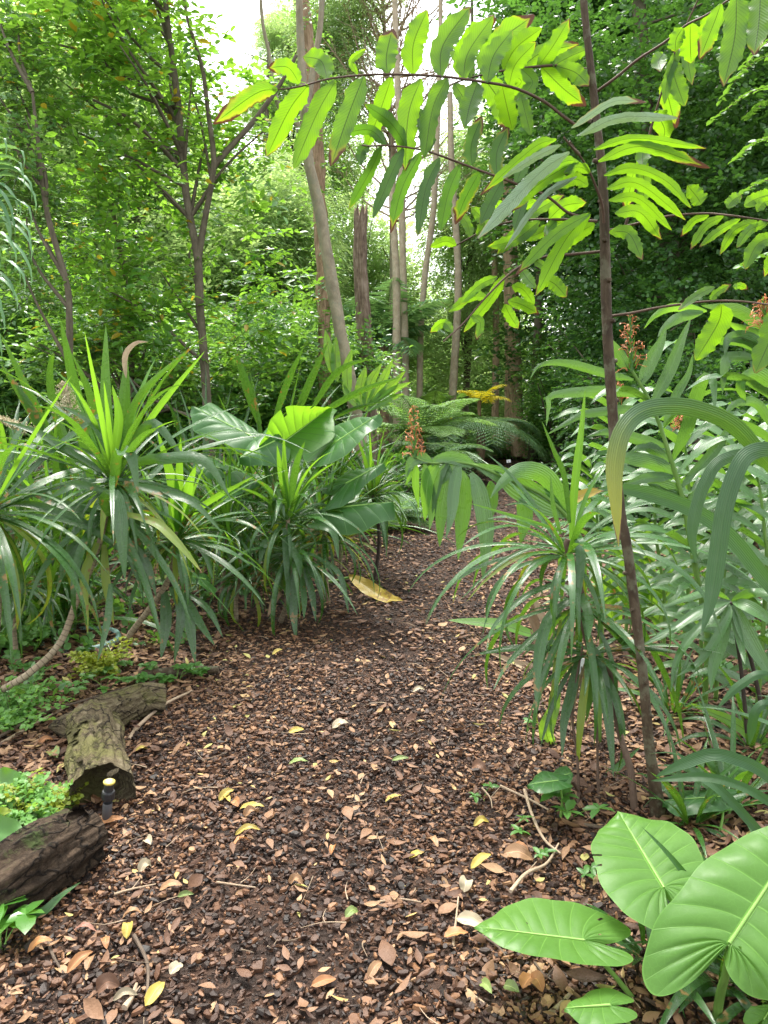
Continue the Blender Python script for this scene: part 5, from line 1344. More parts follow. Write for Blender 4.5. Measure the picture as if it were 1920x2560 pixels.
gs = thing('broad_strap_plant', V(1.75, 2.3, 0), 'plant just outside the right edge whose huge ribbed grey-green straps arch across the foreground', 'lily')
M_great = leaf_mat('great_strap', (.015, .06, .018), (.035, .10, .028), (.11, .26, .02), tf=.25, style='strap', vein=(.05, .11, .04), rough=.42, spec=.5)
M_greaty = leaf_mat('great_strap_yellowing', (.015, .06, .018), (.04, .11, .025), (.14, .30, .02), tf=.28, style='strap', vein=(.12, .2, .05), rough=.42, spec=.5, edge=.3, tipy=1)
for c, pts, w, m, dA, dB in [(6, [(1760, 1000), (1659, 880), (1480, 680), (1280, 590), (1100, 572), (960, 610), (870, 720), (832, 900), (840, 1100), (855, 1330)], 86, M_greaty, 2.1, 1.8), (6, [(1850, 900), (1740, 815), (1600, 810), (1510, 880), (1430, 1100), (1385, 1380), (1350, 1616), (1300, 1800)], 82, M_great, 2.0, 1.85),
                             (6, [(1750, 950), (1560, 840), (1440, 850), (1360, 910), (1290, 1060), (1250, 1250), (1272, 1420)], 58, M_great, 2.2, 2.1), (6, [(1800, 1700), (1659, 1530), (1450, 1270), (1250, 1130), (1020, 1045), (850, 1015), (735, 1018)], 75, M_great, 2.4, 2.7),
                             (8, [(1760, 1200), (1534, 975), (1380, 895), (1250, 870), (1100, 920), (970, 982)], 58, M_great, 1.9, 2.0), (8, [(1760, 1250), (1534, 1100), (1380, 1020), (1200, 980), (950, 1000)], 42, M_great, 1.9, 2.05), (8, [(1700, 1500), (1450, 1210), (1300, 1050), (1180, 960), (1075, 850)], 44, M_great, 2.0, 2.2),
                             (8, [(1700, 700), (1534, 480), (1400, 520), (1280, 640)], 40, M_great, 2.4, 2.4), (8, [(1620, 200), (1500, 300), (1420, 330), (1330, 120), (1350, 100)], .1, M_great, 2.4, 2.4), (8, [(1600, 700), (1530, 620), (1470, 660), (1440, 820)], 42, M_great, 2.3, 2.3)]:
    if w < 1: continue
    mb = MB(); blade(mb, Ws(c, pts, dA, dB), px(c, w, (dA + dB) / 2) * 1.1, prof_late, face=.96, fold=.16, nw=9, n=40, wave=.01, seed=g.randint(1 << 30)); obj('leaf', mb, m, gs)
for az, el, L in [(-2.9, 1.2, .9), (-2.2, 1.3, 1.0), (2.6, .9, .8), (-1.2, 1.2, .9), (.3, 1.0, .9), (1.3, 1.2, .8)]:
    mb = MB(); blade(mb, arch_pts(V(1.75, 2.3, .03), az, el, L, 1.1), .05, n=24, seed=int(az * 10 + 50)); obj('leaf', mb, M_great, gs)
# fan of pale leaves lower right
pf = thing('palm_grass', V(1.95, 3.0, 0), 'dark-stemmed clump whose long pale pleated leaves fan down from one point, lower right', 'palm grass')
for stem in ([(1430, 760), (1400, 450), (1350, 110)], [(1500, 620), (1450, 400), (1360, 110)]):
    mb = MB(); tube(mb, Ws(8, stem, 2.75), [.009, .006], seg=8); obj('stem', mb, M_darkcane, pf)
for pts, w in [([(1345, 110), (1200, 150), (1040, 260), (900, 330)], 48), ([(1345, 110), (1180, 250), (1080, 400), (1050, 560)], 44), ([(1345, 115), (1300, 300), (1260, 440), (1250, 555)], 70), ([(1345, 120), (1330, 200), (1200, 400), (1080, 480)], 44), ([(1355, 110), (1420, 260), (1500, 400), (1580, 520)], 85),
               ([(1355, 105), (1450, 140), (1600, 240)], 70), ([(1345, 100), (1250, 60), (1130, 90), (1000, 140)], 40), ([(1350, 105), (1480, 60), (1600, 80)], 55), ([(1350, 120), (1400, 330), (1420, 420)], 40), ([(1345, 110), (1100, 220), (940, 300)], 36)]:
    mb = MB(); blade(mb, Ws(8, pts, 2.75, 2.6), px(8, w, 2.7), prof_lance, face=.7, fold=.3, n=20, seed=g.randint(1 << 30)); obj('leaf', mb, M_ginger, pf)
# nest fern, right
def nest(lab, o_, fronds, d, c, seed, w=80, nauto=0, L=.6, name='nest_fern', crown_px=None):
    g = np.random.RandomState(seed)
    r_ = thing(name, o_, lab, 'fern')
    for pts, w_ in fronds:
        mb = MB(); P = Ws(c, pts, d, d); blade(mb, P, px(c, w_, d), prof_lance, face=.85, fold=.18, wave=.05, wf=4, nw=7, n=36, seed=g.randint(1 << 30)); obj('frond', mb, M_nest, r_)
    for i in range(nauto):
        mb = MB(); blade(mb, arch_pts(crown_px, i * 2.4, g.uniform(.35, 1.2), L * g.uniform(.8, 1.1), g.uniform(.3, 1.1)), w, prof_lance, fold=.25, wave=.04, wf=4, n=26, nw=5, seed=i); obj('frond', mb, M_nest, r_)
    return r_
nest('nest fern with upright glowing wavy-edged fronds standing right behind the red-brown stem', G(6, 960, 1700), [([(900, 1700), (900, 1500), (880, 1330), (850, 1200)], 100), ([(1000, 1700), (1010, 1450), (1020, 1250), (1050, 1180)], 85), ([(1060, 1760), (1120, 1560), (1180, 1430), (1225, 1390)], 150),
    ([(960, 1750), (960, 1500), (940, 1330)], 110), ([(830, 1760), (800, 1600), (780, 1480)], 90), ([(860, 1760), (830, 1560), (800, 1420)], 60)], 4.7, 6, 1, nauto=8, crown_px=G(6, 960, 1700) + V(0, 0, .05), w=.07, L=.5)
nest('nest fern with one long pale ribbed frond lying over the litter, lower right', V(2.35, 3.3, 0), [([(1700, 900), (1534, 830), (1380, 720), (1250, 660), (1150, 615)], 70)], 2.95, 8, 2, nauto=7, crown_px=V(2.35, 3.3, .05), w=.08, L=.6)
nest('low nest fern with a curled lime-green frond beneath the drooping cordyline leaves', G(8, 520, 1000), [([(480, 870), (430, 760), (470, 640), (500, 560)], 80), ([(330, 90), (240, 60), (150, 110)], 10)][:1], 3.1, 8, 3)
nest('large nest fern with broad lit fronds perched beside the leaning pale trunk', W(5, 1080, 560, 8.6) * V(1, 1, 0), [([(1080, 420), (1070, 300), (1100, 150)], 70), ([(1090, 400), (1130, 250), (1195, 140)], 62), ([(1110, 390), (1190, 260), (1260, 115)], 58), ([(1110, 400), (1230, 290), (1340, 180)], 50), ([(1110, 410), (1260, 300), (1370, 250)], 50), ([(1110, 420), (1230, 350), (1330, 320)], 46),
     ([(900, 200), (880, 60), (860, -60)], 62), ([(930, 250), (920, 100), (925, -20)], 60), ([(1000, 330), (990, 180), (1020, 50)], 60), ([(1090, 420), (1000, 330), (960, 250)], 50), ([(1090, 420), (1180, 380), (1260, 380)], 40)], 8.6, 5, 4)
# green leaf sticking out of the litter, left of the right bed
lo = thing('low_strap_leaf', G(8, 300, 300), 'flat lime-green leaf lying out over the mulch at the right path edge', 'leaf')
mb = MB(); blade(mb, Ws(8, [(420, 290), (320, 260), (200, 225), (-60, 200)], 4.5, 4.5), .10, prof_lance, N=V(0, -.5, 1), fold=.2, seed=4, n=20); obj('blade', mb, M_nest, lo)

# ------------------------------------------------------------------ ferns and palms by the end of the path
def pinnate(mb, sb, P, n, wl, lf, g, kind='fern', up=V(0, 0, 1), droop=.2, wid=1.):
    """rachis P with n pairs of pinnae of length wl, leaf size factor"""
    Q = spline(P, n); T = nrm(np.gradient(Q, axis=0))
    tube(sb, P, [.008, .003], seg=5, n=14)
    tv, tf_, tuv = small_leaf(kind)
    s = np.linspace(0, 1, n)
    ll = wl * np.clip(np.sin(np.pi * (.12 + .86 * s)) ** .7, .1, 1)
    for sg_ in (-1, 1):
        X = nrm(nrm(np.cross(T, up)) * sg_ + T * .45 + g.normal(0, .06, T.shape) - V(0, 0, droop))
        Z = nrm(up + g.normal(0, .2, T.shape)); Y = nrm(np.cross(Z, X)); Z = np.cross(X, Y)
        M = np.stack([X, Y * wid, Z], -1) * ll[:, None, None]
        mb.inst(tv, tf_, M, Q, uv=tuv, rnd=g.rand(n))
def fernlike(name, lab, cat, base, crown_z, fr, L, wl, npin, seed, mat, bend=1.2, elr=(1.0, .3), trunk=None, kind='fern', double=False, wid=1.):
    g = np.random.RandomState(seed)
    r_ = thing(name, base, lab, cat)
    o_ = base + V(0, 0, crown_z)
    if trunk is not None:
        mb = MB(); tube(mb, [base, o_], [trunk * 1.2, trunk], seg=10, n=16, bump=.2); obj('trunk', mb, M_rough, r_)
    for i in range(fr):
        az = i * 2.4 + g.uniform(-.2, .2); el = g.uniform(elr[1], elr[0])
        P = arch_pts(o_, az, el, L * g.uniform(.8, 1.1), bend * g.uniform(.7, 1.2))
        mb, sb = MB(), MB()
        if double:
            Q = spline(P, npin); T = nrm(np.gradient(Q, axis=0))
            tube(sb, P, [.009, .004], seg=5, n=14)
            for j in range(2, npin):
                l = wl * max(.12, math.sin(math.pi * (.1 + .85 * j / npin)) ** .7)
                for sg_ in (-1, 1):
                    X = nrm(nrm(np.cross(T[j], V(0, 0, 1))) * sg_ + T[j] * .35)
                    pinnate(mb, sb, [Q[j], Q[j] + X * l * .55 - V(0, 0, .02 * l), Q[j] + X * l - V(0, 0, .14 * l)], 12, l * .24, 1, g, kind, wid=.75)
        else: pinnate(mb, sb, P, npin, wl, 1, g, kind, wid=wid)
        fo = obj('frond', mb, mat, r_)
        so = bpy.data.objects.new('rachis', sb.mesh('rachis', M_greenstem)); COL.objects.link(so); so.parent = fo
    return r_
B = lambda x, y, d: W(0, x, y, d) * V(1, 1, 0)
fernlike('tree_fern', 'tree fern with feathery light fronds on a short trunk, right of the leaning trunk', 'fern', B(905, 900, 12), .9, 12, 1.2, .42, 20, 1, M_fern, trunk=.08, double=True, elr=(1.1, .3))
fernlike('tree_fern', 'tree fern with flat blue-green fronds beside the stringy-barked trunk at the path end', 'fern', B(1040, 900, 15.5), 1.0, 12, 1.5, .45, 20, 2, M_palm, trunk=.08, double=True, elr=(.5, .0))
fernlike('tree_fern', 'low tree fern with dark fronds beneath the flower-like yellow fronds', 'fern', B(950, 930, 13.5), .5, 12, 1.1, .38, 18, 3, M_palm, trunk=.07, double=True, elr=(.8, .1))
fernlike('palm', 'young palm with bright feather fronds, just left of the slim mottled trunk', 'palm', B(935, 900, 16.5), .8, 9, 1.2, .55, 34, 4, M_fern, trunk=.07, wid=.35, elr=(1.3, .2))
fernlike('palm', 'dark palm rising between the dead trunk and the pale poles', 'palm', B(830, 900, 15.5), 2.6, 14, 1.7, .55, 34, 5, M_palm, trunk=.09, wid=.35, elr=(1.3, .2))
fernlike('palm', 'small palm with whitish drooping feather fronds near the end of the path', 'palm', B(1020, 980, 17.5), .35, 9, 1.0, .34, 30, 6, M_palm, wid=.35, elr=(1.2, .3), bend=1.7)
fernlike('golden_palm', 'small palm with bright yellow fronds low left of the slim mottled trunk', 'palm', B(925, 900, 15.5), 1.1, 7, .7, .26, 20, 7, M_palmy, trunk=.04, wid=.5)
fernlike('golden_palm', 'small palm with bright yellow fronds low right of the slim mottled trunk', 'palm', B(1035, 900, 16.5), 1.5, 7, .7, .28, 20, 8, M_palmy, trunk=.04, wid=.5)
fernlike('ground_fern', 'fern tuft on the left bed edge beneath the lone orange spike', 'fern', B(840, 1060, 8.5), .1, 14, .6, .22, 16, 9, M_palm, double=True, elr=(1.1, .3))
fernlike('ground_fern', 'fern tuft at the end of the path left of the brown trunks', 'fern', B(1040, 990, 19), .1, 12, .9, .3, 16, 10, M_fern, double=True, elr=(1.1, .3))
fernlike('palm', 'palm seedling against the dark shrubs at the right path edge', 'palm', B(1300, 1010, 8.0), .1, 10, .7, .22, 20, 11, M_palm, wid=.4, elr=(1.3, .3))
# low shrubs lining both sides of the far path
def shrub(lab, x, d, h, r, seed, mat, kind='wide', n=220, ll=.08):
    b = B(x, 900, d)
    tree('low_shrub', lab, 'shrub', [b, b + V(.03, 0, h * .6)], [.015, .008], M_twig, [(b + V(0, 0, h * .5), V(r, r * .8, h * .5)), (b + V(r * .5, 0, h * .35), V(r * .6, r * .6, h * .35)), (b + V(-r * .5, .1, h * .35), V(r * .6, r * .6, h * .35))], n, ll, mat, kind, seed=seed, ends=8, per=7, length=.25, shell=.05, droop=.2, up=.4)
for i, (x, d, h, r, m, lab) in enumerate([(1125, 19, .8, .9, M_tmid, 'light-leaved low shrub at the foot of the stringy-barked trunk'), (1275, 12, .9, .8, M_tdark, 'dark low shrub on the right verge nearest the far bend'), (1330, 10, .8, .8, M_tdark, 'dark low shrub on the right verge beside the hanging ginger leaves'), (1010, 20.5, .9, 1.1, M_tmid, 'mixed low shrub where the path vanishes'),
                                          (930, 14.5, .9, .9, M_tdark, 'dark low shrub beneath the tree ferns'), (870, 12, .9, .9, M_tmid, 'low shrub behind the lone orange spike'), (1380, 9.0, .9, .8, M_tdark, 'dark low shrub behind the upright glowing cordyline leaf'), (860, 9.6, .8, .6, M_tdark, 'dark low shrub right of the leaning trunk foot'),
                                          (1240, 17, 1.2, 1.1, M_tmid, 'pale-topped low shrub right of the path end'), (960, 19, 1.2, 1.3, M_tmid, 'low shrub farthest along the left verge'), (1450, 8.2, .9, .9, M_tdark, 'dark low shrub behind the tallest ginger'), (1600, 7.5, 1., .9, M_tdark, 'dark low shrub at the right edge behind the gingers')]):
    shrub(lab, x, d, h, r, 300 + i, m)

# ------------------------------------------------------------------ logs, sprinkler, sticks
def log_tube(mb, P, R, seg, n, seed, amp=.10, flat=1.):
    g = np.random.RandomState(seed)
    Q = spline(P, n); T = nrm(np.gradient(Q, axis=0)); R = np.interp(np.linspace(0, 1, n), np.linspace(0, 1, len(R)), R)
    a = np.linspace(0, 2 * np.pi, seg + 1)
    k = [(g.randint(1, 9), g.uniform(2, 22), g.uniform(0, 6.28), g.uniform(.3, 1)) for _ in range(14)] + [(g.randint(8, 26), g.uniform(2, 18) * g.choice([-1, 1]), g.uniform(0, 6.28), g.uniform(.8, 1.6)) for _ in range(16)]
    L = np.r_[0, np.cumsum(np.linalg.norm(np.diff(Q, axis=0), axis=1))]
    X = nrm(np.cross(T[0], V(0, 0, 1))); rows = []
    for i in range(n):
        X = nrm(X - T[i] * np.dot(X, T[i])); Y = np.cross(T[i], X)
        r = R[i] * (1 + amp * sum(w * np.sin(m * a + f * L[i] + p) / (1 + m * .35) for m, f, p, w in k) / 2 + g.uniform(-.012, .012, seg + 1))
        r[-1] = r[0]
        rows.append(Q[i] + np.outer(np.cos(a) * r, X) + np.outer(np.sin(a) * r, Y))
    rows = np.array(rows)
    mb.grid(rows, np.stack(np.meshgrid(L, a / 6.283, indexing='ij'), -1)[..., ::-1])
    return rows, Q, T
def cap(mb, ring, c, depth, T):
    """sunken, rough end of a log"""
    n = len(ring) - 1
    r1 = ring[:-1] * .75 + c * .25 - T * depth * .5
    r2 = ring[:-1] * .35 + c * .65 - T * depth
    vs = np.vstack([ring[:-1], r1, r2, c - T * depth * 1.1])
    f = [(j, (j + 1) % n, n + (j + 1) % n, n + j) for j in range(n)] + [(n + j, n + (j + 1) % n, 2 * n + (j + 1) % n, 2 * n + j) for j in range(n)] + [(2 * n + j, 2 * n + (j + 1) % n, 3 * n) for j in range(n)]
    mb.add(vs, f, np.column_stack([np.linspace(0, 3, len(vs)), np.linspace(0, .2, len(vs))]))
ml = thing('mossy_log', G(7, 560, 900), 'forked mossy greenish log with flaking bark and a hollow end, left of the path', 'log')
mb = MB()
Gz = lambda x, y, z: G(7, x, y, 0) + V(0, 0, z)
a0, a1, a2, a3 = G(7, 585, 880, .075), G(7, 560, 720, .085), G(7, 545, 560, .095), G(7, 530, 450, .09)
z_ = V(0, 0, 1)
rows, Q, T = log_tube(mb, [a0, a1, a2, a3], [.115, .108, .108, .105, .085], 110, 190, 3, amp=.16)
cap(mb, rows[0], Q[0], .10, -T[0])
b0, b1, b2 = G(7, 500, 480, .10), G(7, 690, 400, .095), G(7, 930, 345, .08)
rows, Q, T = log_tube(mb, [b0, b1, (b1 + b2) / 2 + V(0, .03, .015), b2], [.08, .085, .078, .072], 100, 150, 4, amp=.16)
cap(mb, rows[-1], Q[-1], -.02, -T[-1])
log_tube(mb, [G(7, 470, 500, .08), G(7, 360, 495, .07), G(7, 285, 500, .05)], [.08, .045, .008], 40, 40, 5)
obj('log_body', mb, M_mosslog, ml)
g = np.random.RandomState(4)
for i in range(26):          # flakes of loose bark
    t = g.uniform(0, 1); c = (a0 * (1 - t) + a2 * t); an = g.uniform(.5, 2.6)
    rr = .112
    n_ = V(math.cos(an), -.25, math.sin(an)); n_ = nrm(n_)
    p = c + n_ * rr
    up = nrm(V(g.normal(0, .25), 1, g.normal(0, .1)))
    kb = MB(); blade(kb, [p - up * .03, p + n_ * .006, p + up * .035], g.uniform(.02, .045), prof_oblong, N=n_, fold=-.3, n=6, nw=3, rag=.3, seed=i)
    obj('bark_flake', kb, M_mosslog, ml)
dl = thing('dark_log', G(7, 300, 1350), 'short thick dark weathered log with a broken end, lying across the lower left corner', 'log')
mb = MB()
rows, Q, T = log_tube(mb, [G(7, -140, 1500, .10), G(7, 30, 1390, .11), G(7, 260, 1250, .105), G(7, 485, 1105, .095)], [.09, .108, .104, .088], 130, 220, 9, amp=.15)
cap(mb, rows[-1], Q[-1], .03, T[-1]); cap(mb, rows[0], Q[0], .03, -T[0])
obj('log_body', mb, M_darklog, dl)
kn = MB(); log_tube(kn, [G(7, 430, 1060, .14), G(7, 445, 1010, .19)], [.045, .03], 24, 12, 2); obj('knot', kn, M_darklog, dl)

def lathe(mb, c, prof, seg=24, ax=None, uvy=0):
    a = np.linspace(0, 2 * np.pi, seg + 1)
    ax = nrm(ax if ax is not None else V(0, 0, 1)); X = nrm(np.cross(ax, V(0, 1, .1))); Y = np.cross(ax, X)
    P = np.array([c + ax * z + np.outer(np.cos(a) * r, X) + np.outer(np.sin(a) * r, Y) for r, z in prof])
    mb.grid(P, np.zeros(P.shape[:2] + (2,)))
M_blackpl = plain_mat('black_plastic', (.02, .02, .022), .45, n=.3, scale=60)
M_greypl = plain_mat('dusty_grey_plastic', (.075, .075, .08), .6, n=.3, scale=40)
M_brass = plain_mat('brass_yellow', (.55, .45, .10), .4, .2)
M_steel = plain_mat('pale_nozzle', (.5, .5, .48), .4, .6)
s0 = G(7, 612, 1062)
spk = thing('sprinkler', s0, 'black pop-up sprinkler head with a brass-yellow cap, upright in front of the mossy log end', 'sprinkler')
ax = nrm(W(7, 630, 810, s0[1] + .0) - s0); Hs = np.linalg.norm(W(7, 630, 810, s0[1]) - s0)
mb = MB(); lathe(mb, s0 - ax * .02, [(0, 0), (.0165, 0), (.0165, Hs * .6), (.0155, Hs * .62)], ax=ax); obj('body', mb, M_greypl, spk, smooth=True)
mb = MB(); lathe(mb, s0, [(.0165, Hs * .58), (.0215, Hs * .59), (.0225, Hs * .62), (.0225, Hs * .74), (.0205, Hs * .77), (.0165, Hs * .775), (.016, Hs * .93), (0, Hs * .93)], ax=ax, seg=20); obj('collar', mb, M_blackpl, spk, smooth=False)
mb = MB(); lathe(mb, s0, [(.0, Hs * .932), (.017, Hs * .932), (.0205, Hs * .95), (.0205, Hs * .985), (.017, Hs * 1.0), (.012, Hs * .998)], ax=ax); obj('cap', mb, M_brass, spk)
mb = MB(); lathe(mb, s0, [(.0125, Hs * .99), (.0125, Hs * 1.012), (.006, Hs * 1.025), (0, Hs * 1.026)], ax=ax); obj('nozzle', mb, M_steel, spk)

def stick(name, lab, c, pts, r, mat, z=.02, cat='stick', group=None, seed=1, fork=None):
    P = [G(c, *p[:2]) + V(0, 0, z + (p[2] if len(p) > 2 else 0)) for p in pts]
    r_ = thing(name, P[0] * V(1, 1, 0), lab, cat, group)
    mb = MB(); tube(mb, P, r, seg=8, n=30, bump=.15, seed=seed); obj('stem', mb, mat, r_)
    if fork:
        for f in fork:
            mb = MB(); tube(mb, [G(c, *p[:2]) + V(0, 0, z + (p[2] if len(p) > 2 else 0)) for p in f], [r[-1] * .8, .0015], seg=6, n=14, seed=seed + 1); obj('side_twig', mb, mat, r_)
    return r_
stick('fallen_branch', 'thick dark reddish branch lying flat behind the mossy log, left bed edge', 7, [(800, 230), (960, 215), (1120, 205), (1260, 200)], [.022, .026, .022], M_trunkred, z=.03)
stick('dry_midrib', 'straight tan leaf stalk lying on the mulch right of the mossy log', 7, [(745, 600, .0), (800, 545, .02), (950, 440, .04), (1110, 335, .02)], [.010, .007, .006], M_twigp)
stick('dry_midrib', 'long brown leaf stalk lying behind the mossy log at the left', 7, [(0, 620), (250, 480), (500, 400), (700, 335), (900, 290)], [.007, .006, .004], M_twig, z=.05)
stick('dry_midrib', 'second long brown leaf stalk just under the other behind the mossy log', 7, [(0, 640), (200, 520), (390, 420), (470, 400)], [.008, .005], M_twigp, z=.03)
tw = [(7, [(660, 1500), (760, 1470), (900, 1440)], .004, M_twigp, 'short pale twig on the mulch below the sprinkler'), (7, [(280, 1770), (310, 1860), (370, 1960)], .005, M_twig, 'dark twig near the lower left corner'), (7, [(775, 1740), (850, 1900), (850, 2090)], .006, M_twig, 'curved reddish twig in the lower left quarter'),
      (7, [(720, 2160), (760, 2100), (790, 2020)], .008, M_twigp, 'stubby forked grey twig at the bottom edge'), (7, [(1250, 1430), (1475, 1460)], .004, M_twigp, 'thin straight twig on open mulch level with the dark log'), (8, [(320, 1070), (360, 1200), (420, 1320), (500, 1390)], .007, M_twigp, 'long bent twig beside the young elephant ear'),
      (8, [(250, 1580), (330, 1490), (430, 1440), (490, 1340)], .007, M_twigp, 'forked pale twig left of the big heart-shaped leaves'), (8, [(200, 1050), (330, 1110), (440, 1170)], .006, M_twigp, 'pale stalk lying left of the young elephant ear'), (8, [(70, 1780), (200, 1870), (270, 2000)], .004, M_twig, 'twig under the left heart-shaped leaf'),
      (8, [(370, 1940), (430, 2010), (520, 2060)], .004, M_twig, 'thin twig at the bottom under the leftmost big leaf stalk'), (8, [(0, 2060), (130, 2150), (170, 2210)], .004, M_twigp, 'dark twig near the bottom edge, centre right'), (8, [(430, 2212), (500, 2150), (560, 2080)], .009, M_twigp, 'thick grey stick at the bottom beside the smallest heart-shaped leaf'),
      (8, [(110, 1060), (150, 1110), (160, 1160)], .004, M_twigp, 'short straight twig on the right of the path'), (5, [(500, 2050), (540, 2010)], .003, M_twig, 'x'), (8, [(560, 1240), (720, 1260), (800, 1280)], .008, M_twig, 'half-buried brown root by the red-brown stem foot'), (0, [(615, 1455), (650, 1430), (700, 1410)], .008, M_twig, 'brown twig across the mulch at the middle left'),
      (0, [(800, 1965), (860, 1955), (910, 1962)], .004, M_twigp, 'pale curved twig on open mulch near the big left heart leaf'), (0, [(978, 2060), (985, 2000), (990, 1950)], .0045, M_twigp, 'upright-lying forked pale twig near the left heart leaf tip')]
for i, (c, pts, r, m, lab) in enumerate(tw):
    if lab != 'x': stick('twig', lab, c, pts, [r, r * .5], m, seed=i, group='twigs on the mulch', fork=[[pts[1], (pts[1][0] + 50, pts[1][1] - 45, .01)]] if i % 3 == 0 else None)
g = np.random.RandomState(71)
tb = MB()
for i in range(420):
    y = g.uniform(1.5, 9); x = g.uniform(-1, 1) * (.6 * y); a = g.uniform(0, 6.28); L = g.uniform(.03, .14)
    p = V(x, y, float(gz(x, y)) + .02); e = p + V(math.cos(a), math.sin(a), g.uniform(-.05, .12)) * L
    tube(tb, [p, (p + e) / 2 + g.normal(0, .006, 3), e], [g.uniform(.001, .0028), .0008], seg=4, n=5, rnd=g.rand())
tag(obj('twig_litter', tb, M_twigp), 'tiny scattered twigs among the bark chips', 'twig litter', kind='stuff')

